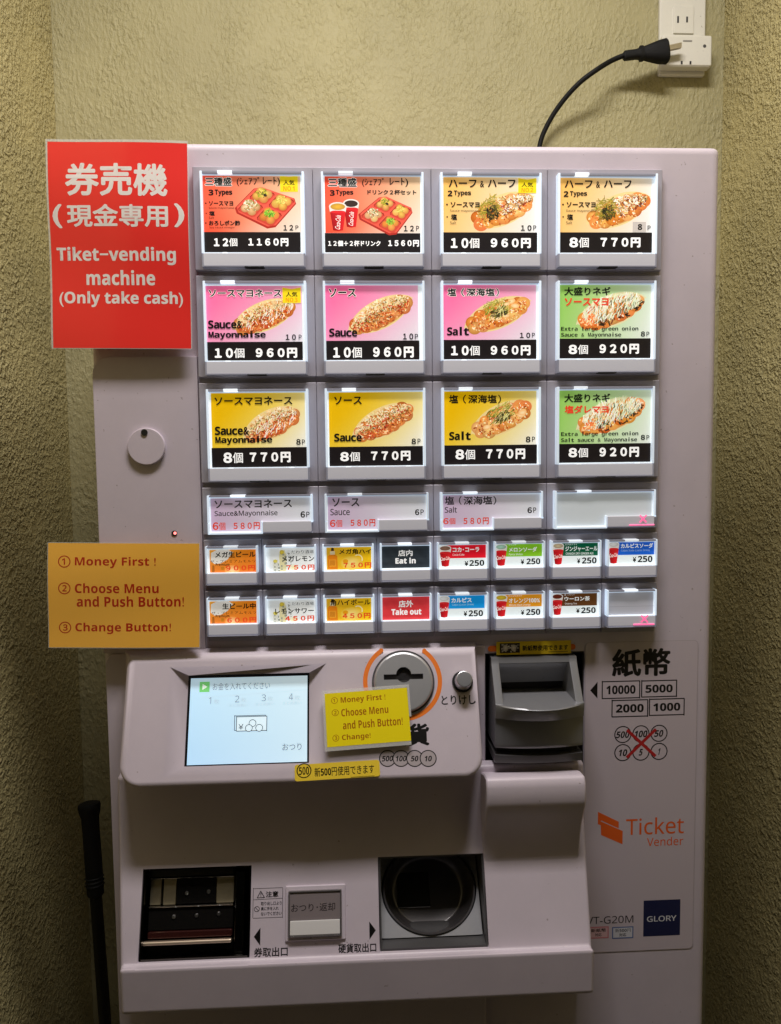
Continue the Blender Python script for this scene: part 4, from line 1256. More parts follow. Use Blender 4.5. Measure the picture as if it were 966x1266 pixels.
# slope plane used for printing and the outlets
yS0, zS0, yS1, zS1 = prof[3][0], prof[3][1], prof[4][0], prof[4][1]
SL = Plane((P(440, 1110, (yS0 + yS1) / 2)[0], (yS0 + yS1) / 2, (zS0 + zS1) / 2), (1, 0, 0), (0, yS0 - yS1, zS0 - zS1))
def hole(pxs):
    q = [SL.loc(*p) for p in pxs]
    return ((q[0][0] + q[3][0]) / 2, (q[2][1] + q[3][1]) / 2, (q[1][0] + q[2][0]) / 2, (q[0][1] + q[1][1]) / 2)
H1 = hole(((177, 1075), (312, 1070), (308, 1183), (170, 1194)))
H2 = hole(((467, 1060), (598, 1055), (605, 1171), (470, 1179)))
def sp3(a, b, h=0.0): return SL.o + SL.u * a + SL.v * b + SL.n * h
def hbox(q, y1):                                # level-sided opening going straight back to depth y1
    lo, hi = sp3(q[0], q[1]), sp3(q[2], q[3])
    return lo.x, hi.x, lo.z, hi.z
cuts = []
boxes = []
for q in (H1, H2):
    x0, x1, z0, z1 = hbox(q, 0)
    boxes.append((x0, x1, z0, z1))
    bm = bmesh.new(); box(bm, x0, x1, -0.2, YC + 0.05, z0, z1)
    cuts.append(bm)
cut(hs, cuts)
hs.data.materials.clear(); hs.data.materials.append(BODY)
for nm_, ob in (('c', cab), ('m', bpy.data.objects['mounting_plate'])):
    cc = []
    for (x0, x1, z0, z1) in boxes:
        bm = bmesh.new(); box(bm, x0 - 0.002, x1 + 0.002, -0.2, YC + 0.06, z0 - 0.002, z1 + 0.002)
        cc.append(bm)
    cut(ob, cc)
    ob.data.materials.clear(); ob.data.materials.append(BODY)
# shoulder under the note reader
def zr(py, y): return P(660, py, y)[1]
pr2 = [(YC - 0.004, zr(949, YC)), (YC - 0.030, zr(955, YC - 0.030)), (YC - 0.043, zr(961, YC - 0.043)), (YC - 0.0475, zr(974, YC - 0.0475)), (YC - 0.0475, zr(992, YC - 0.0475)), (YC - 0.0455, zr(1000, YC - 0.0455)), (YC - 0.041, zr(1009, YC - 0.041)), (YC - 0.0360, zr(1019, YC - 0.036)), (YC - 0.0315, zr(1032, YC - 0.0315)), (YC - 0.0292, zr(1046, YC - 0.0292)), (YC - 0.0292, zr(1060, YC - 0.0292)), (YC - 0.0310, zr(1075, YC - 0.031)), (YC - 0.0345, zr(1093, YC - 0.0345)), (YC - 0.0345, zr(1108, YC - 0.0345)), (YC - 0.004, zr(1110, YC - 0.02))]
sx0, sx1 = P(598, 980, YC - 0.03)[0], P(725.5, 990, YC - 0.0475)[0]
bm = bmesh.new()
prism(bm, pr2, lambda p, a: (a, p[0], p[1]), sx0, min(sx1, hxr[1] + 0.0002), bev=0.003, seg=3)
mk('reader_shelf', bm, BODY, hs)
# ticket outlet
yS0, zS0 = prof[3]
def liner(x0, x1, y0, y1, z0, z1, m, name, parent, slope=True):
    bm = bmesh.new()
    t = 0.0016
    lo = prof
    def yf(z): return yS0 + (yS1 - yS0) * (z - zS0) / (zS1 - zS0) + 0.0012
    V = lambda x, y, z: (x, y, z)
    def slab(pts): loft(bm, [pts[:4], pts[4:]])
    for xa, xb in ((x0, x0 + t), (x1 - t, x1)):
        slab([V(xa, yf(z0), z0), V(xa, yf(z1), z1), V(xa, y1, z1), V(xa, y1, z0), V(xb, yf(z0), z0), V(xb, yf(z1), z1), V(xb, y1, z1), V(xb, y1, z0)])
    box(bm, x0 + t, x1 - t, yf(z1), y1, z1 - t, z1)
    box(bm, x0 + t, x1 - t, yf(z0), y1, z0, z0 + t)
    box(bm, x0, x1, y1, y1 + 0.002, z0, z1)
    return mk(name, bm, m, parent)
x0, x1, z0, z1 = boxes[0]
e = 0.0006
x0 += e; x1 -= e; z0 += e; z1 -= e
tk = liner(x0, x1, 0, YC + 0.045, z0, z1, CHROME, 'ticket_outlet', VM)
xw, zh = x1 - x0, z1 - z0
ha, hb, hw_, hh_ = H1[0] + 0.0026, H1[1] + 0.002, H1[2] - H1[0] - 0.005, H1[3] - H1[1] - 0.004
def inner(name, u0, u1, v0, v1, h0, h1, m, bev=0.0004, seg=1):
    bm = bmesh.new()
    box(bm, ha + hw_ * u0, ha + hw_ * u1, hb + hh_ * v0, hb + hh_ * v1, h0, h1, bev, seg)
    return mk(name, bm, m, tk, SL.M)
REFLM = mat('painted_reflection', (0.42, 0.36, 0.24), 0.33, metal=0.7, var=0.45)  # lighter colour stands in for the wall reflected in the mirror's sides
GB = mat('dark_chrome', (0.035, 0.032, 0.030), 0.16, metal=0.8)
inner('tear_bar', 0.0, 0.84, 0.905, 1.0, -0.022, -0.010, BLACK, 0.001, 2)
inner('upper_rail', 0.02, 0.84, 0.885, 0.897, -0.013, -0.0095, BRIGHT, 0.0003)
inner('left_reflection_plate', 0.02, 0.125, 0.575, 0.88, -0.020, -0.013, REFLM)
inner('left_reflection_plate', 0.15, 0.27, 0.575, 0.88, -0.020, -0.012, REFLM)
mp_ = inner('dark_mirror', 0.275, 0.665, 0.575, 0.88, -0.020, -0.0135, GB)  # dark middle of the reflection, put into the plate's colour
inner('right_reflection_plate', 0.67, 0.84, 0.575, 0.88, -0.020, -0.012, REFLM)
inner('lower_rail', 0.02, 0.84, 0.558, 0.571, -0.012, -0.0085, BRIGHT, 0.0003)
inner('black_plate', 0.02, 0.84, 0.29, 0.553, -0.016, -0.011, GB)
inner('red_band', 0.02, 0.84, 0.195, 0.282, -0.016, -0.0095, REDROLL, 0.002, 3)
inner('ticket_lip', -0.01, 0.84, 0.140, 0.186, -0.010, -0.0045, mat('brass_edge', (0.90, 0.74, 0.58), 0.45, metal=1.0), 0.0016, 4)
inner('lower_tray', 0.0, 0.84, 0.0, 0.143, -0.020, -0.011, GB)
inner('side_guide', 0.865, 0.955, 0.03, 0.96, -0.024, -0.004, CHROME, 0.0008)
for (u, v, h) in ((0.375, 0.70, -0.0135), (0.59, 0.71, -0.0135), (0.265, 0.44, -0.011), (0.485, 0.445, -0.011), (0.70, 0.455, -0.011)):
    bm = bmesh.new(); cyl(bm, (ha + hw_ * u, hb + hh_ * v, h), (0, 0, 1), 0.0018, 0.0012, 0.0012, n=16)
    mk('screw', bm, STEEL, tk, SL.M)
# coin outlet: tilted plate with a round cup
x0, x1, z0, z1 = boxes[1]
x0 += e; x1 -= e; z0 += e; z1 -= e
cu = liner(x0, x1, 0, YC + 0.050, z0, z1, GREYD, 'coin_outlet', VM)
yA, yB2 = YC + 0.010, YC - 0.040                 # plate: back at the top, forward at the bottom
zA, zB2 = z1 - 0.008, z0 + 0.003
CPL = Plane(((x0 + x1) / 2 - 0.001, (yA + yB2) / 2, (zA + zB2) / 2), (1, 0, 0), (0, yA - yB2, zA - zB2))
hw, hh = (x1 - x0) / 2 - 0.0018, math.hypot(yA - yB2, zA - zB2) / 2
rc = 0.0445
bm = bmesh.new()
n = 72
def sqpt(k):
    t = 2 * PI * k / n
    c_, s_ = math.cos(t), math.sin(t)
    m_ = max(abs(c_) / hw, abs(s_) / hh)
    return (c_ / m_, s_ / m_)
def ell(r, k, ky=0.98): return (r * math.cos(2 * PI * k / n), ky * r * math.sin(2 * PI * k / n))
rx, ry = min(rc, hw - 0.0008), min(rc, hh - 0.001)
rings = [[(*sqpt(k), 0.0) for k in range(n)], [(rx * 1.02 * math.cos(2 * PI * k / n), ry * 1.01 * math.sin(2 * PI * k / n), 0.0) for k in range(n)]]
loft(bm, rings, cap0=False, cap1=False)
pl_ = mk('outlet_plate', bm, mat('pale_grey_plastic', (0.34, 0.34, 0.36), 0.35, metal=0.2, var=0.25), cu, CPL.M)
bm = bmesh.new()
rr = [(1.0, 0.0006), (0.985, 0.0022), (0.955, 0.0022), (0.945, 0.0006), (0.93, -0.006), (0.88, -0.014), (0.80, -0.019), (0.72, -0.021), (0.40, -0.0215), (0.03, -0.0215)]
loft(bm, [[(rx * f * math.cos(2 * PI * k / n), ry * f * math.sin(2 * PI * k / n), h) for k in range(n)] for f, h in rr], cap0=False, cap1=True)
mk('coin_cup', bm, mat('smoky_plastic', (0.075, 0.068, 0.070), 0.3, metal=0.4, coat=0.3, var=0.35), cu, CPL.M)
bm = bmesh.new()
box(bm, -0.0295, 0.002, -0.012, 0.018, -0.0213, -0.0203, 0.0003, 1)
ch = mk('coin_chute', bm, mat('pitch_black', (0.003, 0.003, 0.003), 0.8), cu, CPL.M)
bm = bmesh.new()
box(bm, -0.0295, 0.002, -0.0132, -0.0121, -0.0213, -0.0196, 0.0002, 1)
mk('chute_edge', bm, BRIGHT, cu, CPL.M)
# printing between the outlets
s = Sheet(SL, (300, 1080, 5.367))
s.outline(70, 98, 266, 294, 3.0, BK)
s.line([(70, 172), (266, 168)], 3, BK)
s.line([(98, 162), (146, 161)], 5, BK); s.line([(98, 162), (121, 118)], 5, BK); s.line([(146, 161), (121, 118)], 5, BK)
s.text('!', 119, 130, 125, 156, BK, 0.02)
s.text('注意', 154, 118, 238, 158, BK, 0.025)
s.ring(95, 237, 17, 3.5, BK)
s.line([(84, 225), (106, 249)], 3.5, BK)
s.text('取り出し口より', 122, 186, 260, 211, BK, 0.02)
s.text('奥に手を入れ', 122, 221, 240, 245, BK, 0.02)
s.text('ないでください', 122, 254, 260, 279, BK, 0.02)
s.build('caution_label', PRINT, hs, lift=0.00008)
s = Sheet(SL, (300, 1080, 5.367))
s.poly([(75, 420), (118, 360), (118, 480)], BK)
s.text('券取出口', 76, 490, 300, 554, BK, 0.02)
s.build('ticket_outlet_lettering', PRINT, hs, lift=0.00008)
s = Sheet(SL, (300, 1080, 5.367))
s.poly([(885, 378), (842, 318), (842, 438)], BK)
s.text('硬貨取出口', 636, 464, 888, 526, BK, 0.02)
s.build('coin_outlet_lettering', PRINT, hs, lift=0.00008)
# change button
q0, q1 = SL.loc(300 + 284 / 5.367, 1080 + 450 / 5.367), SL.loc(300 + 682 / 5.367, 1080 + 68 / 5.367)
bm = bmesh.new(); box(bm, q0[0], q1[0], q0[1], q1[1], -0.001, 0.0022, 0.0012, 3)
cb = mk('change_button', bm, BODY, VM, SL.M)
q0, q1 = SL.loc(300 + 303 / 5.367, 1080 + 424 / 5.367, 0.004), SL.loc(300 + 657 / 5.367, 1080 + 104 / 5.367, 0.004)
bm = bmesh.new(); bars(bm, q0[0], q1[0], 0, q1[1] - q0[1], 0.0013, 0, 0.004, 0, bev=0.0003)
for v in bm.verts: v.co = Vector((v.co.x, v.co.z + q0[1], v.co.y + 0.002))
mk('button_rim', bm, mat('grey_rim', (0.10, 0.09, 0.09), 0.2, coat=0.5), cb, SL.M)
s = Sheet(SL, (300, 1080, 5.367))
za, zb = q0[1] + (q1[1] - q0[1]) * 0.36, q1[1] - 0.0013
s.raw([(q0[0] + 0.0013, za), (q1[0] - 0.0013, za), (q1[0] - 0.0013, zb), (q0[0] + 0.0013, zb)], [(0, 1, 2, 3)], (128, 118, 120))
s.body = (q0[0] + 0.0013, q1[0] - 0.0013, za, zb)
s.text('おつり･返却', 326, 190, 616, 245, (34, 26, 28), 0.008)
s.build('button_card', PRINT_LAM, cb, thick=0.002, lift=0.0048)
bm = bmesh.new(); box(bm, q0[0] + 0.0016, q1[0] - 0.0016, q0[1] + 0.0016, za - 0.0003, 0.002, 0.0062, 0.0007, 2)
mk('frosted_strip', bm, mat('pale_frosted', (0.72, 0.70, 0.70), 0.35), cb, SL.M)
# ------------------------------------------------------------------ note reader
yh, yl = YC - 0.006, YC - 0.030
nx0, nx1 = P(606, 815, yh)[0], P(717.5, 815, yh)[0]
zt_ = P(660, 812, yh)[1]
zl_ = P(610, 871, yl)[1]
zlow, zbot = P(660, 925, yl)[1], P(660, 944, yl)[1]
nx0 = min(nx0, P(614, 900, yl)[0]) + 0.001
nx1 = P(722.5, 873, yl)[0]
bm = bmesh.new()
t = 0.0075
side = [(yh, zt_), (yh - 0.0015, zt_ - 0.006), (yl + 0.001, zl_ - 0.001), (YC + 0.03, zl_ - 0.001), (YC + 0.03, zt_)]
for xa, xb in ((nx0, nx0 + t), (nx1 - t, nx1)):
    prism(bm, side, lambda p, a: (a, p[0], p[1]), xa, xb, bev=0.0012)
zs_ = P(660, 859, YC + 0.008)[1]
hood = [(yh + 0.0004, zt_ - 0.0004), (yh - 0.001, zt_ - 0.0055)]
for i in range(9):                               # concave throat running back to the slot
    u = i / 8
    hood.append((yh + 0.004 + 0.010 * math.sin(u * PI / 2) ** 1.2 + 0.004 * u, zt_ - 0.0075 - (zt_ - 0.0075 - zl_ - 0.0075) * u))
hood += [(YC + 0.03, zl_ + 0.0075), (YC + 0.03, zt_ - 0.0004)]
prism(bm, hood, lambda p, a: (a, p[0], p[1]), nx0 + t - 0.0005, nx1 - t + 0.0005)
nr = mk('note_reader', bm, GREY, VM)
bm = bmesh.new()
box(bm, nx0 + t, nx1 - t, YC + 0.016, YC + 0.022, zl_ + 0.0002, zl_ + 0.0078)
mk('note_slot', bm, DARK, nr)
bm = bmesh.new()
def lip(z, ye, bul, back=YC + 0.03, n=24, ins=0.0):
    out = [(nx0 + ins + (nx1 - nx0 - 2 * ins) * i / n, ye - bul * (1 - (2 * i / n - 1) ** 2), z) for i in range(n + 1)]
    return out + [(nx1 - ins, back, z), (nx0 + ins, back, z)]
rings = [lip(zl_ - 0.0002, yl, 0.0165), lip(zl_ - 0.0012, yl - 0.0008, 0.0170), lip(zl_ - 0.006, yl - 0.0005, 0.0150), lip(zl_ - 0.0135, yl + 0.001, 0.0110), lip(zl_ - 0.0142, yl + 0.003, 0.0085), lip(zlow + 0.004, yl + 0.003, 0.0065), lip(zlow, yl + 0.004, 0.005)]
loft(bm, rings)
lipo = mk('note_tray', bm, GREY, nr, smooth=40)
bm = bmesh.new()
loft(bm, [lip(zlow - 0.0002, yl + 0.012, 0.004, ins=0.003), lip(zlow - 0.0068, yl + 0.012, 0.004, ins=0.003)])
mk('return_slot', bm, DARK, nr)
bm = bmesh.new()
loft(bm, [lip(zlow - 0.007, yl + 0.0035, 0.0045), lip(zbot, yl + 0.0045, 0.004), lip(zbot - 0.001, yl + 0.007, 0.004)])
mk('lower_bar', bm, GREYD, nr, smooth=40)
# ------------------------------------------------------------------ printed label sheet of the cabinet front
pls = vplane(YC - 0.0004, 793, 980)
s = Sheet(pls, (0, 0, 1))
q = [pls.loc(*p) for p in ((723, 795), (862.5, 792), (857, 1172), (723, 1178))]
rx0, rx1, rz1, rz0 = (q[0][0] + q[3][0]) / 2, (q[1][0] + q[2][0]) / 2, (q[0][1] + q[1][1]) / 2, (q[2][1] + q[3][1]) / 2
ring_ = rrect(rx0, rz0, rx1, rz1, 0.004)
i0 = rrect(rx0 - 0.0005, rz0 - 0.0005, rx1 + 0.0005, rz1 + 0.0005, 0.0045)
s.raw(i0, [tuple(range(len(i0)))], (178, 166, 172))
s.raw(ring_, [tuple(range(len(ring_)))], (199, 187, 196))
s.crop = (580, 780, 3.22)
s.text('紙幣', 570, 70, 803, 182, BK, 0.03)
s.poly([(483, 237), (512, 203), (512, 270)], BK)
for x0, y0, x1, y1, t in ((531, 201, 680, 268, '10000'), (688, 198, 827, 262, '5000'), (570, 276, 712, 341, '2000'), (719, 271, 857, 335, '1000')):
    s.outline(x0, y0, x1, y1, 4.5, BK)
    m_ = (x1 - x0) * 0.11
    s.text(t, x0 + m_, y0 + 16, x1 - m_, y1 - 16, BK, 0.035)
for x, y, t in ((613, 413, '500'), (685, 410, '100'), (757, 408, '50'), (613, 485, '10'), (685, 483, '5'), (757, 480, '1')):
    s.ring(x, y, 32, 4.2, BK)
    w2 = 8.5 * len(t) - (2 if len(t) == 1 else 0)
    s.text(t, x - w2, y - 13, x + w2, y + 14, BK, 0.03, shear=0.2)
RX = (176, 34, 38)
s.line([(632, 396), (741, 498)], 12, RX)
s.line([(741, 396), (632, 500)], 12, RX)
s.crop = (700, 960, 3.632)
LO = (226, 96, 30)
s.anchor = (200, 230)
s.poly([(143, 157), (237, 205), (237, 236), (160, 197), (157, 218), (143, 213)], LO)
s.poly([(155, 198), (255, 245), (255, 307), (158, 262)], LO)
s.line([(157, 199), (254, 245)], 3.0, (199, 187, 196))
s.anchor = None
s.text('Ticket', 270, 184, 530, 260, LO, 0.004)
s.text('Vender', 364, 272, 527, 311, LO, 0.004)
s.rect(348, 555, 513, 716, (22, 28, 70))
s.text('GLORY', 364, 626, 496, 651, (214, 216, 224), 0.012)
s.text('VT-G20M', 92, 628, 303, 661, BK, 0.0)
for x0, x1, cc, t1 in ((98, 192, (200, 120, 130), '新紙幣'), (207, 303, (86, 108, 160), '新500円')):
    s.rect(x0, 675, x1, 728, cc)
    s.rect(x0 + 5, 680, x1 - 5, 723, (205, 205, 214) if x0 > 150 else (214, 176, 180))
    s.text(t1, x0 + 14, 683, x1 - 12, 700, BK, 0.02)
    s.text('対応', x0 + 32, 704, x1 - 32, 719, BK, 0.02)
s.build('instruction_sheet', PRINT, cab)
# orange bar and new-note sticker above the reader
s = Sheet(vplane(YC - 0.0008, 658, 800), (0, 0, 1))
rr_px(s, 603.5, 797.4, 712, 804.5, 3.4, (222, 110, 34))
s.build('orange_bar', PRINT, cab)
pq = vplane(YC - 0.0016, 660, 799.5)
ang = 0.0
s = Sheet(Plane(pq.o, (math.cos(ang), 0, math.sin(ang)), (-math.sin(ang), 0, math.cos(ang))), (580, 780, 3.22))
s.poly(rrect(110, 41, 407, 93, 9), (232, 200, 40))
s.rect(123, 49, 203, 88, (52, 46, 40))
rnd = random.Random(4)
s.anchor = (163, 68)
for _ in range(46):
    x, y = rnd.uniform(128, 194), rnd.uniform(52, 80)
    s.rect(x, y, x + rnd.uniform(3, 12), y + rnd.uniform(2, 7), rnd.choice([(214, 206, 190), (120, 112, 100), (240, 234, 220), (80, 72, 64)]))
for x in (146, 178):
    s.disc(x, 68, 11, 13, (236, 228, 212), (190, 182, 166))
s.anchor = None
s.text('新紙幣使用できます', 213, 56, 395, 78, BK, 0.03)
s.line([(318, 83), (393, 83)], 2, BK)
s.build('new_note_sticker', PRINT_LAM, cab, thick=0.0005)
# ------------------------------------------------------------------ paper signs: separate things stuck to the machine
def sign(name, label, corners, ys, crop, base, margin, items, m, thick=0.0005, bend=None):
    """laminated sheet spanned by its photographed corners at depths ys (top, bottom)"""
    tl, tr, br, bl = corners
    def W(p, y):
        a = P(p[0], p[1], y)
        return Vector((a[0], y, a[1]))
    a, b_, c_, d = W(tl, ys[0]), W(tr, ys[0]), W(br, ys[1]), W(bl, ys[1])
    o = (a + b_ + c_ + d) / 4
    u = ((b_ - a) + (c_ - d)).normalized()
    v = ((a - d) + (b_ - c_))
    v = (v - u * v.dot(u)).normalized()
    pl = Plane(o, u, v)
    hw, hh = ((b_ - a).length + (c_ - d).length) / 4, ((a - d).length + (b_ - c_).length) / 4
    s = Sheet(pl, crop)
    nseg = 14
    if bend:
        s.C, s.V, s.F = [], [], []
        s.raw([(-0.001, -0.001), (0.001, -0.001), (0.001, 0.001), (-0.001, 0.001)], [(0, 1, 2, 3)], base)
        s.h = 6e-5
        s.bend = bend
    else:
        s.raw([(-hw + 2 * hw * i / nseg, hh * j) for j in (-1, 1) for i in range(nseg + 1)], [(i, i + 1, i + nseg + 2, i + nseg + 1) for i in range(nseg)], base)
        s.h = 1e-5
    s.body = (-hw, hw, -hh, hh)
    T(s, items)
    r = empty(name, o, label, 'sign')
    s.build('printed_sheet', m, r, thick=thick)
    if margin:                                 # clear film standing out around the sheet
        bm = bmesh.new()
        ms = margin if isinstance(margin, tuple) else (margin,) * 4
        t = thick * 0.5
        L, R_, B_, T_ = ms
        box(bm, -hw - L, -hw - 0.0001, -hh - B_, hh + T_, -t, t * 0.3)
        box(bm, hw + 0.0001, hw + R_, -hh - B_, hh + T_, -t, t * 0.3)
        box(bm, -hw, hw, hh + 0.0001, hh + T_, -t, t * 0.3)
        box(bm, -hw, hw, -hh - B_, -hh - 0.0001, -t, t * 0.3)
        if bend:
            bmesh.ops.subdivide_edges(bm, edges=[e for e in bm.edges if e.calc_length() > 0.05], cuts=15)
            for v in bm.verts:
                v.co.z += bend(v.co.x, v.co.y)
        mk('laminate_edge', bm, LAM, r, pl.M)
    return r, pl, hw, hh
CR = (232, 226, 222)
BRN = (186, 38, 18)
RS, pl, hw, hh = sign('cash_sign', 'large red laminated sign with white lettering at the top left of the machine', ((59, 175.5), (231, 178), (238, 431.5), (68, 430.5)), (-0.006, -0.006), (40, 150, 2.683), (234, 48, 42), (0.0016, 0.0008, 0.0006, 0.0022),
     [('券売機', 112, 142, 452, 252, CR, 0.026), ('(', 70, 277, 102, 356, CR, 0.03), ('現金専用', 118, 279, 455, 354, CR, 0.024), (')', 474, 277, 508, 356, CR, 0.03),
      ('Tiket−vending', 83, 419, 480, 478, CR, 0.03), ('machine', 181, 495, 410, 545, CR, 0.03), ('(Only take cash)', 93, 565, 502, 618, CR, 0.03)], PRINT_LAM,
     bend=lambda x, y: 0.0022 * math.sin(x * 38 + 0.6) * (0.4 + y * 3) + 0.0012 * math.sin(y * 45 + x * 12) + 0.0025)
BS, pl, hw, hh = sign('instruction_sign', 'ochre card with three brown instruction lines at the left edge of the machine', ((59.5, 671.5), (247, 671.5), (247, 800), (61, 800)), (-0.006, -0.010), (50, 500, 3.955), (248, 186, 74), (0.0006, 0.0006, 0.0006, 0.0006),
     [('①', 89, 738, 151, 797, BRN, 0.006), ('Money First !', 173, 744, 570, 799, BRN, 0.02), ('②', 90, 869, 151, 927, BRN, 0.006), ('Choose Menu', 173, 873, 583, 921, BRN, 0.02), ('and Push Button!', 181, 936, 705, 988, BRN, 0.02),
      ('③', 91, 1062, 152, 1119, BRN, 0.006), ('Change Button!', 173, 1066, 642, 1121, BRN, 0.02)], PRINT_LAM,
     bend=lambda x, y: 0.0014 * math.sin(x * 30 + 1.2) + 0.0008 * math.sin(y * 60 - x * 9) + 0.0016)
# small sign on the sloping panel face
q = [FACE.loc(*p, h=0.0066) for p in ((402, 858), (503.5, 850), (508.5, 916), (404, 924))]
o = sum((fp(a, b, 0.0066) for a, b in q), Vector()) / 4
u = ((fp(*q[1]) - fp(*q[0])) + (fp(*q[2]) - fp(*q[3]))).normalized()
pl = Plane(o, u, FACE.n.cross(u))
hw, hh = (q[1][0] - q[0][0] + q[2][0] - q[3][0]) / 4, (q[0][1] - q[3][1] + q[1][1] - q[2][1]) / 4
s = Sheet(pl, (380, 780, 4.025))
YL = (238, 218, 20)
s.raw([(-hw, -hh), (hw, -hh), (hw, hh), (-hw, hh)], [(0, 1, 2, 3)], YL)
s.body = (-hw, hw, -hh, hh)
s.h = 1e-5
OB = (166, 96, 10)
T(s, [('①', 119, 331, 152, 363, OB, 0.006), ('Money First !', 166, 321, 390, 359, OB, 0.02), ('②', 122, 391, 157, 424, OB, 0.006), ('Choose Menu', 169, 379, 404, 418, OB, 0.02), ('and Push Button!', 177, 438, 476, 480, OB, 0.02), ('③', 126, 517, 159, 551, OB, 0.006), ('Change!', 173, 511, 316, 547, OB, 0.02)])
SS = empty('small_instruction_sign', o, 'small bright yellow card with instruction lines below the round coin slot', 'sign')
s.build('printed_sheet', PRINT_LAM, SS, thick=0.0006)
bm = bmesh.new()
for a_ in ((-hw - 0.0022, -hw - 0.0001, -hh - 0.0035, hh + 0.0028), (hw + 0.0001, hw + 0.002, -hh * 0.1, hh + 0.0028), (-hw, hw, hh + 0.0001, hh + 0.0028), (-hw, hw, -hh - 0.0035, -hh - 0.0001)):
    box(bm, a_[0], a_[1], a_[2], a_[3], -0.0004, 0.0001)
mk('laminate_edge', bm, LAM, SS, pl.M)
# ------------------------------------------------------------------ wall outlet, adapter, power cord
def wpt(px, py, y): a = P(px, py, y); return a
yo = YW - 0.007
ax0, _ = wpt(640 + 521 / 2.963, 40, yo); ax1, _ = wpt(640 + 690 / 2.963, 40, yo)
_, az0 = wpt(845, 276 / 2.963, yo)
az1 = az0 + 0.120
OU = empty('wall_outlet', ((ax0 + ax1) / 2, YW, (az0 + az1) / 2), 'ivory wall outlet plate with two flat slots high on the yellow wall', 'power outlet')
bm = bmesh.new(); box(bm, ax0, ax1, YW - 0.0075, YW - 0.0003, az0, az1, 0.003, 3)
mk('cover_plate', bm, WHITEP, OU)
sx0, sz1 = wpt(640 + 573 / 2.963, 22 / 2.963, yo - 0.002); sx1, sz0 = wpt(640 + 645 / 2.963, 122 / 2.963, yo - 0.002)
bm = bmesh.new(); box(bm, sx0, sx1, YW - 0.0095, YW - 0.005, sz0, sz1, 0.0008, 2)
so2 = mk('socket', bm, WHITEP, OU)
bm = bmesh.new()
for x, h in ((589, 0.0042), (622, 0.0036)):
    a = wpt(640 + x / 2.963, 70 / 2.963, yo - 0.003)
    box(bm, a[0] - 0.0011, a[0] + 0.0011, YW - 0.0099, YW - 0.0085, a[1] - h, a[1] + h)
mk('slot', bm, DARK, so2)
ya = YW - 0.024
bx0, bz1 = wpt(640 + 532 / 2.963, 124 / 2.963, ya); bx1, bz0 = wpt(640 + 714 / 2.963, 243 / 2.963, ya)
AD = empty('outlet_adapter', ((bx0 + bx1) / 2, ya, (bz0 + bz1) / 2), 'ivory plug-in adapter block holding the black plug below the outlet slots', 'adapter')
bm = bmesh.new(); box(bm, bx0, bx1, ya, YW - 0.0097, bz0, bz1, 0.004, 3)
mk('adapter_body', bm, WHITEP, AD)
bm = bmesh.new()
for x in (602, 634):
    a = wpt(640 + x / 2.963, 236 / 2.963, ya)
    box(bm, a[0] - 0.0012, a[0] + 0.0012, ya - 0.0002, ya + 0.006, bz0 + 0.0025, bz0 + 0.0065)
mk('slot', bm, DARK, AD)
a = wpt(640 + 686 / 2.963, 168 / 2.963, ya)
bm = bmesh.new(); cyl(bm, (a[0], ya + 0.0004, a[1]), (0, -1, 0), 0.0024, 0.002, 0.0008, n=20)
mk('screw', bm, GREYD, AD)
a0_, a1_ = wpt(640 + 607 / 2.963, 152 / 2.963, ya), wpt(640 + 640 / 2.963, 147 / 2.963, ya)
bm = bmesh.new(); box(bm, a0_[0], a1_[0], ya - 0.0003, ya + 0.002, a0_[1], a1_[1])
mk('slot', bm, mat('slot_grey', (0.25, 0.24, 0.21), 0.6), AD)
yp = ya - 0.008
CP = [(667, 182), (672, 165), (684, 142), (700, 120), (718, 101), (738, 86), (756, 75), (771, 68.5), (777, 66.5)]
ysq = [YW - 0.012, YW - 0.014, YW - 0.02, YW - 0.028, YW - 0.036, YW - 0.04, yp, yp, yp]
pts = []
for (x, y), d in zip([(662, 215), (664, 198)] + CP, [YW - 0.012, YW - 0.012] + ysq):
    a = P(x, y, d)
    pts.append(Vector((a[0], d, a[1])))
sm = []
for i in range(len(pts) - 1):                   # smooth curve through the points
    p0, p1, p2, p3 = pts[max(i - 1, 0)], pts[i], pts[i + 1], pts[min(i + 2, len(pts) - 1)]
    for k in range(5):
        t = k / 5
        sm.append(0.5 * ((2 * p1) + (p2 - p0) * t + (2 * p0 - 5 * p1 + 4 * p2 - p3) * t * t + (3 * p1 - p0 - 3 * p2 + p3) * t ** 3))
sm.append(pts[-1])
PC = empty('power_cord', sm[0], 'black power cord arching up from behind the machine to the adapter', 'power cord')
bm = bmesh.new(); tube(bm, sm, 0.0032, n=14)
mk('cable', bm, RUBBER, PC)
pa, pb = P(771, 69, yp), P(825, 62, yp)
d = Vector((pb[0] - pa[0], 0, pb[1] - pa[1])).normalized()
up = Vector((-d.z, 0, d.x))
if up.z < 0: up = -up
L_ = math.hypot(pb[0] - pa[0], pb[1] - pa[1])
def plug_ring(t, rz, ry, dz=0.0, n=28):
    c_ = Vector((pa[0], yp, pa[1])) + d * (L_ * t) + up * dz
    return [c_ + up * rz * (abs(math.cos(2 * PI * k / n)) ** 0.7 * (1 if math.cos(2 * PI * k / n) > 0 else -1)) + Vector((0, 1, 0)) * ry * (abs(math.sin(2 * PI * k / n)) ** 0.7 * (1 if math.sin(2 * PI * k / n) > 0 else -1)) for k in range(n)]
bm = bmesh.new()
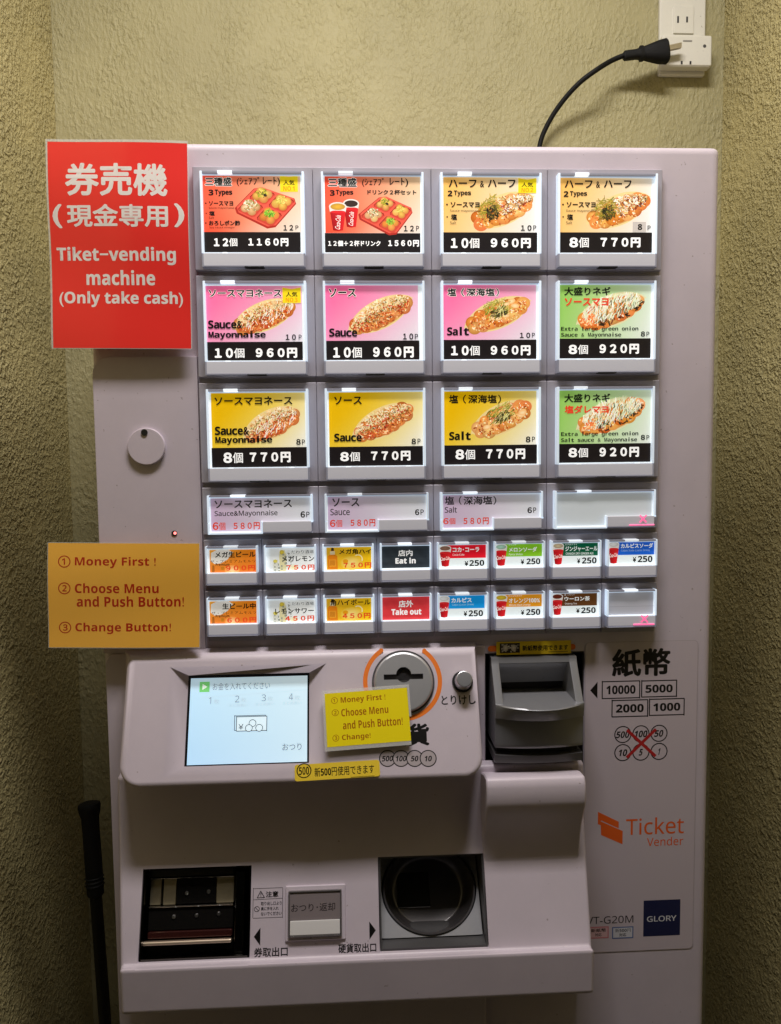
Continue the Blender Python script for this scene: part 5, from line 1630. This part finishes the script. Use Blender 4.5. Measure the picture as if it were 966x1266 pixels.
loft(bm, [plug_ring(t, a, b_, dz) for t, a, b_, dz in ((0.0, 0.0042, 0.004, 0), (0.03, 0.0058, 0.0052, 0), (0.28, 0.0058, 0.0055, 0), (0.36, 0.0066, 0.006, 0), (0.38, 0.0092, 0.007, 0), (0.44, 0.0092, 0.007, 0), (0.46, 0.0078, 0.0068, 0), (0.56, 0.0095, 0.008, -0.0004), (0.80, 0.0136, 0.0095, -0.001), (0.97, 0.0150, 0.010, -0.001), (1.0, 0.0138, 0.009, -0.001))])
mk('plug', bm, RUBBER, PC)
a0_, a1_ = P(822, 62, yp), P(841, 58, yp)
bm = bmesh.new()
for dy in (-0.0035, ):
    loft(bm, [[(a0_[0], yp + dy + 0.002 * j_, a0_[1] + 0.0032 * i_) for i_, j_ in ((-1, -1), (1, -1), (1, 1), (-1, 1))], [(a1_[0], yp + dy + 0.002 * j_, a1_[1] + 0.0032 * i_) for i_, j_ in ((-1, -1), (1, -1), (1, 1), (-1, 1))]])
mk('prong', bm, mat('nickel_prong', (0.55, 0.5, 0.42), 0.3, metal=1.0), PC)
# ------------------------------------------------------------------ black pole in the gap
def pp(px, py, y): a = P(px, py, y); return Vector((a[0], y, a[1]))
PT, PM = pp(110, 992, 0.17), pp(118.5, 1108, 0.155)
dirp = (PM - PT).normalized()
PE = PT + dirp * ((PT.z - 0.004) / -dirp.z)
PO = empty('pole', (PE.x, PE.y, 0), 'thin black pole with a foam grip leaning in the gap left of the machine', 'pole')
bm = bmesh.new()
tube(bm, [PT + dirp * t for t in (0.10, 0.2, 0.5, (PE - PT).length)], [0.0068, 0.0068, 0.0068, 0.0068], n=20)
mk('shaft', bm, mat('black_shaft', (0.005, 0.005, 0.0055), 0.4, spec=0.3), PO)
gl = (PM - PT).length
bm = bmesh.new()
tube(bm, [PT + dirp * gl * t for t in (0.0, 0.012, 0.04, 0.10, 0.16, 0.3, 0.6, 0.9, 0.985, 1.0)], [0.0085, 0.0118, 0.0128, 0.0120, 0.0100, 0.0095, 0.0097, 0.0096, 0.0092, 0.0075], n=28)
for t in (0.80, 0.84, 0.88):
    tube(bm, [PT + dirp * (gl * t - 0.0014), PT + dirp * gl * t, PT + dirp * (gl * t + 0.0014)], [0.0094, 0.0107, 0.0094], n=24)
mk('grip', bm, RUBBER, PO)

# ------------------------------------------------------------------ which button is which
BL = {
    (0, 0): 'big button with orange card, red tray of octopus balls and top seller badge', (0, 1): 'big button with orange card showing tray and two red cups',
    (0, 2): 'big button with pale orange half and half card, price 960', (0, 3): 'big button with pale orange half and half card, price 770',
    (1, 0): 'big button with pink card reading Sauce & Mayonnaise', (1, 1): 'big button with pink card reading Sauce', (1, 2): 'big button with pink card reading Salt', (1, 3): 'big button with green onion card and orange subtitle, upper of two',
    (2, 0): 'big button with yellow card reading Sauce & Mayonnaise', (2, 1): 'big button with yellow card reading Sauce', (2, 2): 'big button with yellow card reading Salt', (2, 3): 'big button with green onion card, lower of two',
    (3, 0): 'flat lilac button reading Sauce & Mayonnaise', (3, 1): 'flat lilac button reading Sauce', (3, 2): 'flat lilac button reading Salt', (3, 3): 'flat blank button with pink sold out mark',
    (4, 0): 'small button with orange beer card, price 900', (4, 1): 'small button with white lemon drink card, price 750', (4, 2): 'small button with yellow whisky card, price 750', (4, 3): 'small button with dark card reading Eat in',
    (4, 4): 'small drink button with red band', (4, 5): 'small drink button with light green band', (4, 6): 'small drink button with dark green band', (4, 7): 'small drink button with deep blue band',
    (5, 0): 'small button with orange beer card, price 600', (5, 1): 'small button with white lemon drink card, price 450', (5, 2): 'small button with yellow whisky card, price 450', (5, 3): 'small button with red card reading Take out',
    (5, 4): 'small drink button with sky blue band', (5, 5): 'small drink button with orange band', (5, 6): 'small drink button with brown band', (5, 7): 'small blank button with pink sold out mark'}
for (r, c), t in BL.items():
    if ('b', r, c) in BTN:
        BTN[('b', r, c)]['label'] = t
